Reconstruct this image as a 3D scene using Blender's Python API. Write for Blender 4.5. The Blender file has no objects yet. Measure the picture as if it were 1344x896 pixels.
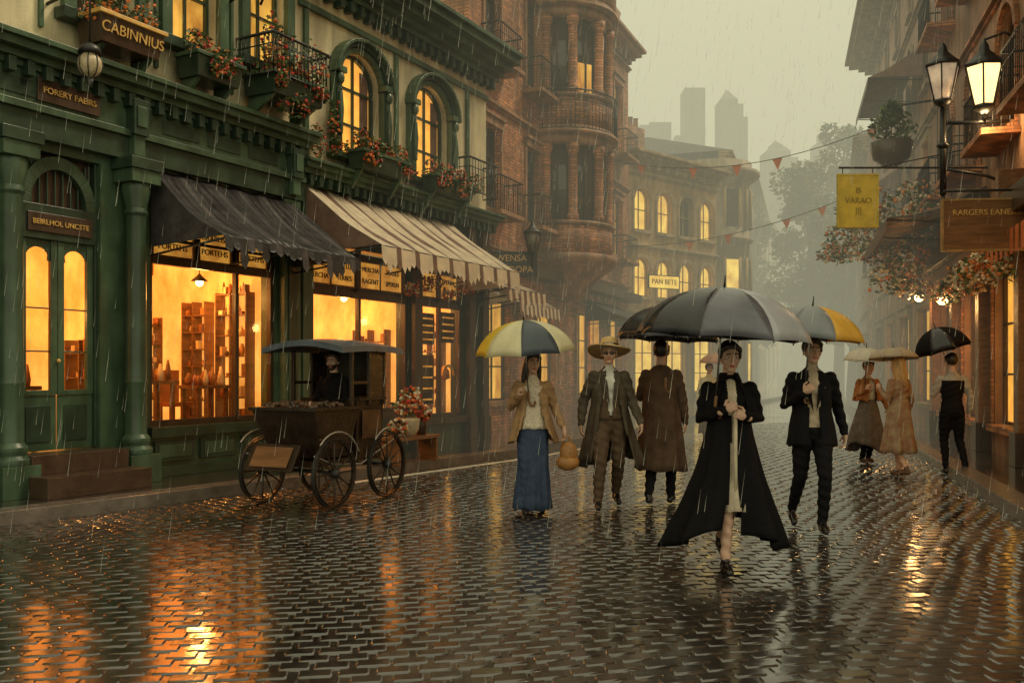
import bpy,bmesh,math,random
import numpy as np
from mathutils import Vector,Matrix,noise
random.seed(7);R=random.random;U=random.uniform
pi=math.pi
sc=bpy.context.scene
sc.view_settings.view_transform='Standard';sc.view_settings.look='None';sc.view_settings.exposure=0
def link(o,p=None):
    sc.collection.objects.link(o)
    if p: o.parent=p
    return o
def empty(name,loc=(0,0,0),rz=0,s=1):
    e=bpy.data.objects.new(name,None);e.location=loc;e.rotation_euler=(0,0,rz);e.scale=(s,s,s);e.empty_display_size=.1
    return link(e)
# ---------- materials
MC={}
def mat(name,c=(.5,.5,.5),r=.6,var=.25,s=4,bump=0,bs=40,metal=0,e=0,c2=None,st=(1,1,1),brick=None,spec=.5,stain=0,trans=0):
    if name in MC: return MC[name]
    m=bpy.data.materials.new(name);m.use_nodes=True;nt=m.node_tree;N=nt.nodes;L=nt.links
    b=N['Principled BSDF'];b.inputs['Metallic'].default_value=metal;b.inputs['Specular IOR Level'].default_value=spec
    tc=N.new('ShaderNodeTexCoord');mp=N.new('ShaderNodeMapping');mp.inputs['Scale'].default_value=st
    L.new(tc.outputs['Object'],mp.inputs['Vector'])
    n=N.new('ShaderNodeTexNoise');n.inputs['Scale'].default_value=s;n.inputs['Detail'].default_value=4;n.inputs['Roughness'].default_value=.6
    L.new(mp.outputs[0],n.inputs['Vector'])
    mr=N.new('ShaderNodeMapRange');mr.inputs[1].default_value=.3;mr.inputs[2].default_value=.7
    L.new(n.outputs['Fac'],mr.inputs[0])
    mx=N.new('ShaderNodeMix');mx.data_type='RGBA'
    a=[x*(1-var) for x in c];d=c2 if c2 else [min(1,x*(1+var)) for x in c]
    mx.inputs[6].default_value=(*a,1);mx.inputs[7].default_value=(*d,1)
    L.new(mr.outputs[0],mx.inputs[0]);col=mx.outputs[2]
    hgt=None
    if brick:
        sx=N.new('ShaderNodeSeparateXYZ');L.new(tc.outputs['Object'],sx.inputs[0])
        ad=N.new('ShaderNodeMath');L.new(sx.outputs[0],ad.inputs[0]);L.new(sx.outputs[1],ad.inputs[1])
        cb=N.new('ShaderNodeCombineXYZ');L.new(ad.outputs[0],cb.inputs[0]);L.new(sx.outputs[2],cb.inputs[1])
        bt=N.new('ShaderNodeTexBrick');bt.inputs['Scale'].default_value=1
        bt.inputs['Brick Width'].default_value=brick[0];bt.inputs['Row Height'].default_value=brick[1];bt.inputs['Mortar Size'].default_value=brick[2]
        bt.inputs['Color1'].default_value=(.55,.5,.45,1);bt.inputs['Color2'].default_value=(1.2,1.1,1.05,1);bt.inputs['Mortar'].default_value=(.45,.45,.42,1)
        L.new(cb.outputs[0],bt.inputs['Vector'])
        m2=N.new('ShaderNodeMix');m2.data_type='RGBA';m2.blend_type='MULTIPLY';m2.inputs[0].default_value=1
        L.new(col,m2.inputs[6]);L.new(bt.outputs['Color'],m2.inputs[7]);col=m2.outputs[2];hgt=bt.outputs['Fac']
    if stain:
        mp3=N.new('ShaderNodeMapping');mp3.inputs['Scale'].default_value=(2.2,2.2,.35);L.new(tc.outputs['Object'],mp3.inputs[0])
        n3=N.new('ShaderNodeTexNoise');n3.inputs['Scale'].default_value=1.3;n3.inputs['Detail'].default_value=5;L.new(mp3.outputs[0],n3.inputs['Vector'])
        r3=N.new('ShaderNodeMapRange');r3.inputs[1].default_value=.38;r3.inputs[2].default_value=.65;r3.inputs[3].default_value=1-stain;r3.inputs[4].default_value=1.1
        L.new(n3.outputs['Fac'],r3.inputs[0])
        vm=N.new('ShaderNodeVectorMath');vm.operation='SCALE';L.new(col,vm.inputs[0]);L.new(r3.outputs[0],vm.inputs['Scale']);col=vm.outputs[0]
    L.new(col,b.inputs['Base Color'])
    rr=N.new('ShaderNodeMapRange');rr.inputs[3].default_value=max(.02,r*.75);rr.inputs[4].default_value=min(1,r*1.25)
    L.new(n.outputs['Fac'],rr.inputs[0]);L.new(rr.outputs[0],b.inputs['Roughness'])
    if bump:
        n2=N.new('ShaderNodeTexNoise');n2.inputs['Scale'].default_value=bs;n2.inputs['Detail'].default_value=3;L.new(mp.outputs[0],n2.inputs['Vector'])
        bp=N.new('ShaderNodeBump');bp.inputs['Strength'].default_value=bump;bp.inputs['Distance'].default_value=.02
        L.new(n2.outputs['Fac'],bp.inputs['Height'])
        if hgt is not None:
            b2=N.new('ShaderNodeBump');b2.invert=True;b2.inputs['Strength'].default_value=.6;b2.inputs['Distance'].default_value=.01
            L.new(hgt,b2.inputs['Height']);L.new(bp.outputs[0],b2.inputs['Normal']);L.new(b2.outputs[0],b.inputs['Normal'])
        else: L.new(bp.outputs[0],b.inputs['Normal'])
    if e:
        L.new(col,b.inputs['Emission Color']);b.inputs['Emission Strength'].default_value=e
    if trans:
        o=N['Material Output'];t=N.new('ShaderNodeBsdfTranslucent');L.new(col,t.inputs[0]);ms=N.new('ShaderNodeMixShader');ms.inputs[0].default_value=trans
        L.new(b.outputs[0],ms.inputs[1]);L.new(t.outputs[0],ms.inputs[2]);L.new(ms.outputs[0],o.inputs[0])
    MC[name]=m;return m
GREEN=mat('green_paint',(.07,.118,.068),.32,.3,3,.15,60,stain=.45)
GREEND=mat('dark_green_paint',(.034,.06,.038),.32,.3,4,.15,60,stain=.35)
CREAM=mat('cream_stucco',(.66,.57,.36),.7,.14,2,.3,50,stain=.4)
BRICK=mat('brown_brick',(.6,.27,.12),.6,.3,1.5,.3,60,brick=(.23,.075,.01),stain=.45)
STONEB=mat('brown_stone',(.36,.19,.1),.6,.3,3,.4,30,stain=.45)
TAN=mat('tan_stone',(.45,.34,.2),.7,.25,2,.3,30,stain=.4)
TAN2=mat('grey_tan_stone',(.36,.28,.18),.7,.25,2,.3,30,stain=.4)
OCHRE=mat('ochre_plaster',(.52,.35,.15),.7,.2,2,.3,30,stain=.4)
DWOOD=mat('dark_wood',(.055,.03,.018),.35,.4,6,.3,30,st=(1,1,.2))
WOOD=mat('oak_wood',(.2,.09,.035),.4,.4,6,.3,30,st=(.3,1,3))
STEP=mat('dark_step_stone',(.07,.04,.025),.3,.3,5,.3,30)
IRON=mat('black_iron',(.018,.017,.016),.4,.3,20,.1)
ROOF=mat('wet_slate',(.09,.085,.08),.3,.3,5,.3,20)
GLASSD=mat('dark_glass',(.05,.042,.032),.08,.5,1.5)
WARM1=mat('lit_curtain',(.95,.36,.06),.4,.6,3,e=.75,st=(1,1,.4))
WARM2=mat('lit_window_glow',(1,.4,.06),.4,.3,2.2,e=1.0)
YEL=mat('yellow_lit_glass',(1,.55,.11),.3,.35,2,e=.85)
def simple_glass():
    m=bpy.data.materials.new('window_pane');m.use_nodes=True;nt=m.node_tree;N=nt.nodes;N.clear()
    o=N.new('ShaderNodeOutputMaterial');t=N.new('ShaderNodeBsdfTransparent');g=N.new('ShaderNodeBsdfGlossy');g.inputs['Roughness'].default_value=.03
    t.inputs[0].default_value=(.95,.93,.88,1)
    mx=N.new('ShaderNodeMixShader');f=N.new('ShaderNodeFresnel');f.inputs[0].default_value=1.35
    nt.links.new(f.outputs[0],mx.inputs[0]);nt.links.new(t.outputs[0],mx.inputs[1]);nt.links.new(g.outputs[0],mx.inputs[2]);nt.links.new(mx.outputs[0],o.inputs[0]);return m
PANE=simple_glass()
# ---------- geometry collector
class G:
    def __init__(s): s.v=[];s.f=[];s.m=[];s.sm=[];s.mats=[]
    def mi(s,m):
        if m not in s.mats: s.mats.append(m)
        return s.mats.index(m)
    def add(s,vs,fs,m,sm=False):
        o=len(s.v);i=s.mi(m);s.v+=[tuple(v) for v in vs]
        for f in fs: s.f.append(tuple(o+k for k in f));s.m.append(i);s.sm.append(sm)
    def box(s,x0,x1,y0,y1,z0,z1,m):
        s.add([(x0,y0,z0),(x1,y0,z0),(x1,y1,z0),(x0,y1,z0),(x0,y0,z1),(x1,y0,z1),(x1,y1,z1),(x0,y1,z1)],
        [(0,3,2,1),(4,5,6,7),(0,1,5,4),(1,2,6,5),(2,3,7,6),(3,0,4,7)],m)
    def quad(s,a,b,c,d,m): s.add([a,b,c,d],[(0,1,2,3)],m)
    def loft(s,rings,m,cap=True,sm=True,closed=True):
        n=len(rings[0]);vs=[p for r in rings for p in r];fs=[]
        for i in range(len(rings)-1):
            for j in range(n if closed else n-1):
                k=(j+1)%n;fs.append((i*n+j,i*n+k,(i+1)*n+k,(i+1)*n+j))
        if cap: fs+= [tuple(range(n))[::-1],tuple(range((len(rings)-1)*n,len(rings)*n))]
        s.add(vs,fs,m,sm)
    def tube(s,pts,rad,m,n=10,round_=False):
        pts=[Vector(p) for p in pts]
        if not isinstance(rad,(list,tuple)): rad=[rad]*len(pts)
        P=[];Q=[];D=[]
        for i,p in enumerate(pts):
            d=(pts[min(i+1,len(pts)-1)]-pts[max(i-1,0)]).normalized()
            if round_ and i==0:
                for t in (.95,.7,.35): P.append(p-d*rad[0]*t);Q.append(rad[0]*math.sqrt(1-t*t));D.append(d)
            P.append(p);Q.append(rad[i]);D.append(d)
            if round_ and i==len(pts)-1:
                for t in (.35,.7,.95): P.append(p+d*rad[i]*t);Q.append(rad[i]*math.sqrt(1-t*t));D.append(d)
        ref=Vector((0,0,1)) if abs(D[0].z)<.9 else Vector((1,0,0));rings=[]
        u=D[0].cross(ref).normalized()
        for p,q,d in zip(P,Q,D):
            u=(u-d*u.dot(d)).normalized();w=d.cross(u)
            rings.append([p+(u*math.cos(2*pi*j/n)+w*math.sin(2*pi*j/n))*q for j in range(n)])
        s.loft(rings,m)
    def lathe(s,cx,cy,prof,m,n=16,a0=0,a1=2*pi,cap=True):
        full=abs(a1-a0-2*pi)<.01;k=n if full else n+1
        s.loft([[(cx+r*math.cos(a0+(a1-a0)*j/n),cy+r*math.sin(a0+(a1-a0)*j/n),z) for j in range(k)] for r,z in prof],m,cap,True,full)
    def ball(s,c,r,m,n=14,M=None):
        r=Vector(r) if not isinstance(r,(int,float)) else Vector((r,r,r));rings=[]
        h=n//2+1
        for i in range(h+1):
            a=-pi/2+pi*(i+.0)/h
            if i==0:a+=.08
            if i==h:a-=.08
            rg=[]
            for j in range(n):
                v=Vector((math.cos(a)*math.cos(2*pi*j/n)*r.x,math.cos(a)*math.sin(2*pi*j/n)*r.y,math.sin(a)*r.z))
                if M: v=M@v
                rg.append(Vector(c)+v)
            rings.append(rg)
        s.loft(rings,m)
    def prism(s,pts,y0,y1,m):
        n=len(pts);vs=[(x,y0,z) for x,z in pts]+[(x,y1,z) for x,z in pts]
        s.add(vs,[tuple(range(n)),tuple(range(n,2*n))[::-1]]+[(i,i+n,(i+1)%n+n,(i+1)%n) for i in range(n)],m)
    def mesh(s,name):
        me=bpy.data.meshes.new(name);me.from_pydata(s.v,[],s.f)
        for m in s.mats: me.materials.append(m)
        me.polygons.foreach_set('material_index',s.m);me.polygons.foreach_set('use_smooth',s.sm)
        bm=bmesh.new();bm.from_mesh(me);bmesh.ops.recalc_face_normals(bm,faces=bm.faces);bm.to_mesh(me);bm.free()
        return me
    def obj(s,name,parent=None,bevel=0,solid=0,loc=None,rz=0):
        o=bpy.data.objects.new(name,s.mesh(name));link(o,parent)
        if loc: o.location=loc
        o.rotation_euler[2]=rz
        if solid:
            d=o.modifiers.new('s','SOLIDIFY');d.thickness=solid
        if bevel:
            d=o.modifiers.new('b','BEVEL');d.width=bevel;d.segments=2;d.limit_method='ANGLE'
        return o
def text(body,loc,size,m,parent,rz=0,name='lettering'):
    c=bpy.data.curves.new(name,'FONT');c.body=body;c.size=size;c.align_x='CENTER';c.align_y='CENTER';c.extrude=.006
    t=bpy.data.objects.new(name+'_c',c);sc.collection.objects.link(t)
    dg=bpy.context.evaluated_depsgraph_get();me=bpy.data.meshes.new_from_object(t.evaluated_get(dg))
    bpy.data.objects.remove(t);me.materials.clear();me.materials.append(m)
    o=bpy.data.objects.new(name,me);link(o,parent);o.location=loc;o.rotation_euler=(pi/2,0,rz);return o
GOLD=mat('gold_lettering',(.7,.42,.12),.4,.2,10)
# ---------- foliage
LEAF=mat('leaf_green',(.07,.12,.035),.5,.4,8);LEAF2=mat('leaf_dark',(.035,.06,.022),.5,.4,8);LEAF3=mat('leaf_light',(.12,.17,.05),.5,.4,8)
RED=mat('red_flower',(.55,.05,.03),.5,.3,9);ORA=mat('orange_flower',(.65,.2,.05),.5,.3,9);WHT=mat('cream_flower',(.7,.6,.42),.5,.2,9)
def foliage(name,parent,blobs,n,size,mats,loc=None):
    g=G()
    for b in blobs:
        for i in range(n):
            while 1:
                p=Vector((U(-1,1),U(-1,1),U(-1,1)))
                if p.length<1: break
            if R()<.5: p=p.normalized()*U(.75,1.15)
            p=Vector((b[0]+p.x*b[3],b[1]+p.y*b[4],b[2]+p.z*b[5]))
            k=random.choice(mats);z=size*U(.5,1.3)
            a=Vector((U(-1,1),U(-1,1),U(-.6,.6))).normalized();c=a.cross(Vector((U(-1,1),U(-1,1),U(-1,1)))).normalized()
            if k in (RED,ORA,WHT):
                z*=.65;c2=a.cross(c)
                g.add([p+a*z,p+c*z,p-a*z,p-c*z,p+c2*z,p-c2*z],[(0,1,4),(1,2,4),(2,3,4),(3,0,4),(1,0,5),(2,1,5),(3,2,5),(0,3,5)],k)
            else: g.add([p-a*z,p+c*z*.45,p+a*z,p-c*z*.45],[(0,1,2,3)],k)
    return g.obj(name,parent,loc=loc)
FL=[LEAF,LEAF,LEAF2,LEAF3,LEAF,LEAF3,LEAF2,RED,ORA]
# ---------- facade tools (local: x along, y inward, z up)
def wall(g,x0,x1,z0,z1,ops,m,t=.28,y=0):
    xs=sorted({x0,x1,*[o[0] for o in ops],*[o[1] for o in ops]});zs=sorted({z0,z1,*[o[2] for o in ops],*[o[3] for o in ops]})
    for a,b in zip(xs,xs[1:]):
        for c,d in zip(zs,zs[1:]):
            mx,mz=(a+b)/2,(c+d)/2
            if any(o[0]<mx<o[1] and o[2]<mz<o[3] for o in ops): continue
            g.quad((a,y,c),(b,y,c),(b,y,d),(a,y,d),m)
    for o in ops:
        a,b,c,d=o[:4]
        g.quad((a,y,c),(a,y+t,c),(a,y+t,d),(a,y,d),m);g.quad((b,y,c),(b,y+t,c),(b,y+t,d),(b,y,d),m)
        g.quad((a,y,c),(b,y,c),(b,y+t,c),(a,y+t,c),m)
        if len(o)>4 and o[4]:
            r=(b-a)/2;cx=(a+b)/2;zs_=d-r*.9;k=10
            A=[(cx-r*math.cos(pi*i/k),zs_+r*.9*math.sin(pi*i/k)) for i in range(k+1)]
            for p,q in zip(A,A[1:]):
                g.quad((p[0],y,p[1]),(q[0],y,q[1]),(q[0],y,d+.001),(p[0],y,d+.001),m)
                g.quad((p[0],y,p[1]),(q[0],y,q[1]),(q[0],y+t,q[1]),(p[0],y+t,p[1]),m)
        else: g.quad((a,y,d),(b,y,d),(b,y+t,d),(a,y+t,d),m)
def archring(g,cx,zs,r,ry,w,y0,y1,m,k=14):
    A=[[(cx-rr*math.cos(pi*i/k),zs+rr*ry*math.sin(pi*i/k)) for i in range(k+1)] for rr in (r,r+w)]
    for i in range(k):
        g.prism([A[0][i],A[0][i+1],A[1][i+1],A[1][i]],y0,y1,m)
def window(g,a,b,c,d,arch,frame,glass,y=.16,cols=2,rows=2,w=.05):
    g.quad((a,y+.04,c),(b,y+.04,c),(b,y+.04,d),(a,y+.04,d),glass)
    g.box(a,a+w,y-.03,y+.03,c,d,frame);g.box(b-w,b,y-.03,y+.03,c,d,frame);g.box(a+w,b-w,y-.03,y+.03,c,c+w,frame);g.box(a+w,b-w,y-.03,y+.03,d-w,d,frame)
    for i in range(1,cols):
        x=a+(b-a)*i/cols;g.box(x-w*.35,x+w*.35,y-.02,y+.02,c+w,d-w,frame)
    for i in range(1,rows):
        z=c+(d-c)*i/rows;g.box(a+w,b-w,y-.026,y+.026,z-w*.35,z+w*.35,frame)
    if arch:
        r=(b-a)/2;archring(g,(a+b)/2,d-r*.9,r-w,.9,w,y-.035,y+.035,frame)
def cornice(g,x0,x1,z,m,prof=((0.06,.08),(.14,.08),(.24,.1),(.34,.06)),y=0,dent=0,dm=None):
    z00=z
    for p,h in prof:
        g.box(x0-p*.3,x1+p*.3,y-p,y+.05,z,z+h,m);z+=h
    if dent:
        x=x0+dent/2;p0=prof[0][0]
        while x<x1:
            g.box(x-dent*.2,x+dent*.2,y-p0-.09,y-.001,z00-.1,z00+prof[0][1]*.8,dm or m);x+=dent
def railing(g,pts,z0,z1,m,sp=.1):
    for p,q in zip(pts,pts[1:]):
        p=Vector(p);q=Vector(q);n=max(1,int((q-p).length/sp))
        for z,r in((z0,.015),(z1,.022),(z0+.72*(z1-z0),.01)): g.tube([(*p,z),(*q,z)],r,m,6)
        for i in range(n+1):
            x=p+(q-p)*i/n;g.tube([(*x,z0),(*x,z1)],.009,m,5)
def building(name,A,B,H,dep,wm,tm,floors,frame,lit=.3,z0=.12,x0=0,litm=None,cor=None,band=True,dark=GLASSD):
    A=Vector(A);B=Vector(B);L=(B-A).length;e=empty(name,(A.x,A.y,z0),math.atan2(B.y-A.y,B.x-A.x))
    g=G();t=G();w=G();ops=[]
    for fi,(za,zb,n,ww,h0,h1,arch,bal) in enumerate(floors):
        lf=lit[fi] if isinstance(lit,(list,tuple)) else lit
        for i in range(n):
            cx=x0+(L-x0)*(i+.5)/n;a,b=cx-ww/2,cx+ww/2;ops.append((a,b,h0,h1,arch))
            gl=(litm or WARM1) if R()<lf else dark
            window(w,a,b,h0,h1,arch,frame,gl,cols=2,rows=3 if h1-h0>1.9 else 2)
            t.box(a-.12,b+.12,-.12,.06,h0-.12,h0-.002,tm)
            if arch: archring(t,cx,h1-ww/2*.9,ww/2+.01,.9,.14,-.07,-.002,tm)
            else:
                t.box(a-.1,b+.1,-.08,-.002,h1+.01,h1+.2,tm);t.box(a-.16,b+.16,-.14,-.002,h1+.2,h1+.27,tm)
            for q in(a-.11,b+.02): t.box(q,q+.09,-.05,-.002,h0,h1-(ww/2*.9 if arch else 0),tm)
            if bal:
                t.box(a-.25,b+.25,-.55,-.002,h0-.22,h0-.123,tm);railing(t,[(a-.2,-.02),(a-.2,-.5),(b+.2,-.5),(b+.2,-.02)],h0-.12,h0+.65,IRON)
        if band: cornice(t,x0,L,zb-.16,tm,((.05,.06),(.12,.06),(.07,.05)))
    wall(g,x0,L,0,H,ops,wm)
    g.quad((x0,0,0),(x0,dep,0),(x0,dep,H),(x0,0,H),wm);g.quad((L,0,0),(L,dep,0),(L,dep,H),(L,0,H),wm);g.quad((x0,dep,0),(L,dep,0),(L,dep,H),(x0,dep,H),wm)
    g.quad((x0,.5,0),(L,.5,0),(L,.5,H),(x0,.5,H),DWOOD)
    cornice(t,x0,L,H-.1,tm,cor or ((.12,.12),(.25,.1),(.45,.12),(.6,.1)),dent=.55)
    t.add([(x0-.2,-.5,H+.34),(L+.2,-.5,H+.34),(L+.2,dep,H+.34),(x0-.2,dep,H+.34),(x0+1.2,dep*.45,H+1.6),(L-1.2,dep*.45,H+1.6)],[(0,1,5,4),(1,2,5),(2,3,4,5),(3,0,4)],ROOF)
    x=L*.75;t.box(x,x+.8,dep*.4,dep*.4+.6,H+.4,H+2.6,BRICK)
    for q in(.1,.45): t.lathe(x+q+.12,dep*.4+.3,[(.12,H+2.6),(.1,H+3.0),(.13,H+3.05)],STONEB,8)
    g.obj('walls',e);t.obj('trim',e,.008);w.obj('windows',e)
    return e,L
# =================== WORLD & CAMERA
w=bpy.data.worlds.new('World');sc.world=w;w.use_nodes=True;nt=w.node_tree;bg=nt.nodes['Background']
sky=nt.nodes.new('ShaderNodeTexSky');sky.sky_type='NISHITA';sky.sun_disc=False
sv=Vector((.6,.2,.75)).normalized();el=math.asin(sv.z);az=math.atan2(sv.x,sv.y)
sky.sun_elevation=el;sky.sun_rotation=az;sky.dust_density=6;sky.air_density=1.5
mx=nt.nodes.new('ShaderNodeMix');mx.data_type='RGBA';mx.inputs[0].default_value=.94;mx.inputs[7].default_value=(6.2,5.9,3.85,1)
nt.links.new(sky.outputs[0],mx.inputs[6]);nt.links.new(mx.outputs[2],bg.inputs[0]);bg.inputs[1].default_value=.15
sl=bpy.data.lights.new('sun','SUN');sl.energy=3.0;sl.angle=math.radians(16);sl.color=(1,.84,.58)
so=bpy.data.objects.new('sun',sl);link(so);so.rotation_euler=(-sv).to_track_quat('-Z','Y').to_euler()
cam=bpy.data.cameras.new('camera');cam.lens=32.14;cam.sensor_width=36;cam.shift_y=.0298;cam.clip_end=2000
co=bpy.data.objects.new('camera',cam);link(co);co.location=(0,0,1.49);co.rotation_euler=(pi/2,0,0);sc.camera=co
def lamp(name,loc,W,parent=None,col=(1,.5,.16),r=.12):
    l=bpy.data.lights.new(name,'POINT');l.energy=W;l.color=col;l.shadow_soft_size=r
    o=bpy.data.objects.new(name,l);link(o,parent);o.location=loc
# fog : absorption plus its own emission, added in place of scattered ambient light
SG=.0125;FC=(.58,.555,.37)
fm=bpy.data.materials.new('fog');fm.use_nodes=True;fn=fm.node_tree;fn.nodes.clear()
fo=fn.nodes.new('ShaderNodeOutputMaterial');fa=fn.nodes.new('ShaderNodeVolumeAbsorption');fe=fn.nodes.new('ShaderNodeEmission');ad=fn.nodes.new('ShaderNodeAddShader')
fa.inputs['Color'].default_value=(0,0,0,1);fa.inputs['Density'].default_value=SG;fe.inputs[0].default_value=(*FC,1);fe.inputs[1].default_value=SG
fn.links.new(fa.outputs[0],ad.inputs[0]);fn.links.new(fe.outputs[0],ad.inputs[1]);fn.links.new(ad.outputs[0],fo.inputs['Volume'])
g=G();g.box(-80,140,15,260,-2,48,fm);g.obj('fog')
# =================== GROUND
GR=mat('earth_ground',(.06,.055,.045),.5,.3,.5);g=G();g.quad((-900,-300,-.03),(900,-300,-.03),(900,1500,-.03),(-900,1500,-.03),GR);g.obj('ground')
def stone_mat(name,brick,bstr=.09):
    m=bpy.data.materials.new(name);m.use_nodes=True;nt=m.node_tree;N=nt.nodes;L=nt.links;b=N['Principled BSDF']
    tc=N.new('ShaderNodeTexCoord');n=N.new('ShaderNodeTexNoise');n.inputs['Scale'].default_value=.9;n.inputs['Detail'].default_value=4;L.new(tc.outputs['Object'],n.inputs[0])
    v=N.new('ShaderNodeTexVoronoi');v.inputs['Scale'].default_value=5;L.new(tc.outputs['Object'],v.inputs[0])
    cr=N.new('ShaderNodeMapRange');cr.inputs[3].default_value=.45;cr.inputs[4].default_value=1.5;L.new(v.outputs['Color'],cr.inputs[0])
    vm=N.new('ShaderNodeVectorMath');vm.operation='SCALE';vm.inputs[0].default_value=(.036,.027,.021);L.new(cr.outputs[0],vm.inputs['Scale'])
    L.new(vm.outputs[0],b.inputs['Base Color']);b.inputs['Specular IOR Level'].default_value=1.0
    b.inputs['Coat Weight'].default_value=1;b.inputs['Coat IOR'].default_value=1.45
    rr=N.new('ShaderNodeMapRange');rr.inputs[1].default_value=.35;rr.inputs[2].default_value=.65;rr.inputs[3].default_value=.1;rr.inputs[4].default_value=.24
    L.new(n.outputs['Fac'],rr.inputs[0]);L.new(rr.outputs[0],b.inputs['Roughness'])
    r2=N.new('ShaderNodeMapRange');r2.inputs[1].default_value=.35;r2.inputs[2].default_value=.65;r2.inputs[3].default_value=.05;r2.inputs[4].default_value=.14
    L.new(n.outputs['Fac'],r2.inputs[0]);L.new(r2.outputs[0],b.inputs['Coat Roughness'])
    n2=N.new('ShaderNodeTexNoise');n2.inputs['Scale'].default_value=14;n2.inputs['Detail'].default_value=4;L.new(tc.outputs['Object'],n2.inputs[0])
    bp=N.new('ShaderNodeBump');bp.inputs['Strength'].default_value=bstr;bp.inputs['Distance'].default_value=.012;L.new(n2.outputs['Fac'],bp.inputs['Height'])
    if brick:
        bt=N.new('ShaderNodeTexBrick');bt.inputs['Scale'].default_value=1;bt.inputs['Brick Width'].default_value=brick[0];bt.inputs['Row Height'].default_value=brick[1];bt.inputs['Mortar Size'].default_value=.012
        L.new(tc.outputs['Object'],bt.inputs[0]);b2=N.new('ShaderNodeBump');b2.invert=True;b2.inputs['Strength'].default_value=.5;b2.inputs['Distance'].default_value=.01
        L.new(bt.outputs['Fac'],b2.inputs['Height']);L.new(bp.outputs[0],b2.inputs['Normal']);no=b2.outputs[0]
    else: no=bp.outputs[0]
    L.new(no,b.inputs['Normal']);L.new(no,b.inputs['Coat Normal'])
    return m
ST=stone_mat('wet_cobble',None);STP=stone_mat('wet_setts',(.2,.12));PV=stone_mat('wet_flagstone',(.9,.6),.14)
g=G();g.quad((-40,-6,-.008),(60,-6,-.008),(60,130,-.008),(-40,130,-.008),STP);street=g.obj('cobblestone_street')
def lk(y): return -4.96+(y-8.85)*.70
def rk(y): return 3.56+.298*y-1.2
V=[];F=[];SM=[];SW,SH=.2,.125;ca,sa=math.cos(.13),math.sin(.13)
row=0;v=-6
while v<34:
    u=-24+(row%2)*SW/2+U(-.03,.03)
    while u<20:
        wv=SW*U(.84,1.0);x=u+U(-.01,.01);y=v+.16*math.sin(u*.5+.6)+.05*math.sin(u*1.7+v*.3)+U(-.006,.006)
        X=x*ca-y*sa+2;Y=x*sa+y*ca
        if 1.5<Y<27 and abs(X)<.66*Y+2.5 and X>lk(Y)-.15 and X<rk(Y)+.15:
            sl_=.08*math.cos(u*.5+.6)+.085*math.cos(u*1.7+v*.3)
            hw=wv/2-.005;hh=SH/2*U(.9,.98)-.003;tx=U(-.01,.01);ty=U(-.022,.022);z0=U(-.002,.002);o=len(V)
            for j in(-1,-.78,.78,1):
                for i in(-1,-.86,.86,1):
                    edge=abs(i)==1 or abs(j)==1
                    a=i*hw*(.96 if abs(j)==1 else 1);bb=j*hh*(.94 if abs(i)==1 else 1);bb2=bb+a*sl_
                    V.append((X+a*ca-bb2*sa,Y+a*sa+bb2*ca,(-.011 if edge else z0+a*tx+bb*ty)))
            for j in range(3):
                for i in range(3):
                    k=o+j*4+i;F.append((k,k+1,k+5,k+4));SM.append(not(i==1 and j==1))
        u+=SW
    v+=SH;row+=1
me=bpy.data.meshes.new('cobbles');me.from_pydata(V,[],F);me.materials.append(ST);me.polygons.foreach_set('use_smooth',SM)
o=bpy.data.objects.new('cobbles',me);link(o,street)
KERB=mat('kerb_granite',(.15,.12,.1),.2,.3,6,.3,40);KERBLIT=mat('kerb_light_paint',(.75,.72,.62),.35,.15,8)
g=G()
pl=[(lk(y),y) for y in(-4,3,8.85,11.4,13.5,16)]+[(1.6,19.2),(3.2,22.5),(5.4,28),(8,34.5),(10.3,40),(16,53),(24,75),(36,110)]
def band(pts,off,z0,z1,m):
    P=[Vector((*p,0)) for p in pts];O=[]
    for i,p in enumerate(P):
        d=(P[min(i+1,len(P)-1)]-P[max(0,i-1)]).normalized();O.append(p+Vector((-d.y,d.x,0))*off)
    for i in range(len(P)-1):
        a,b,c,d=P[i],P[i+1],O[i+1],O[i]
        g.add([(a.x,a.y,z0),(b.x,b.y,z0),(c.x,c.y,z0),(d.x,d.y,z0),(a.x,a.y,z1),(b.x,b.y,z1),(c.x,c.y,z1),(d.x,d.y,z1)],[(4,5,6,7),(0,1,5,4),(2,3,7,6)],m)
band(pl,.3,-.02,.135,KERB);g.obj('kerb',None,.012)
g=G()
for a,b in zip(pl,pl[1:]): g.quad((a[0]-.2,a[1],.12),(b[0]-.2,b[1],.12),(b[0]-40,b[1],.12),(a[0]-40,a[1],.12),PV)
g.obj('pavement')
g=G();pr=[(rk(y),y) for y in(-4,10,20,36)]+[(22,62),(40,110)]
band(pr,-.3,-.02,.135,KERB);g.obj('kerb',None,.012)
g=G()
for a,b in zip(pr,pr[1:]): g.quad((a[0]+.2,a[1],.12),(b[0]+.2,b[1],.12),(b[0]+60,b[1],.12),(a[0]+60,a[1],.12),PV)
g.obj('pavement')
g=G();band([(lk(y)+.35,y) for y in(12.3,13.5,16)]+[(1.95,19)],-.12,.004,.011,KERBLIT);g.obj('lit_kerb_strip')  # added pale strip: light on the kerb edge put in as colour
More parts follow.
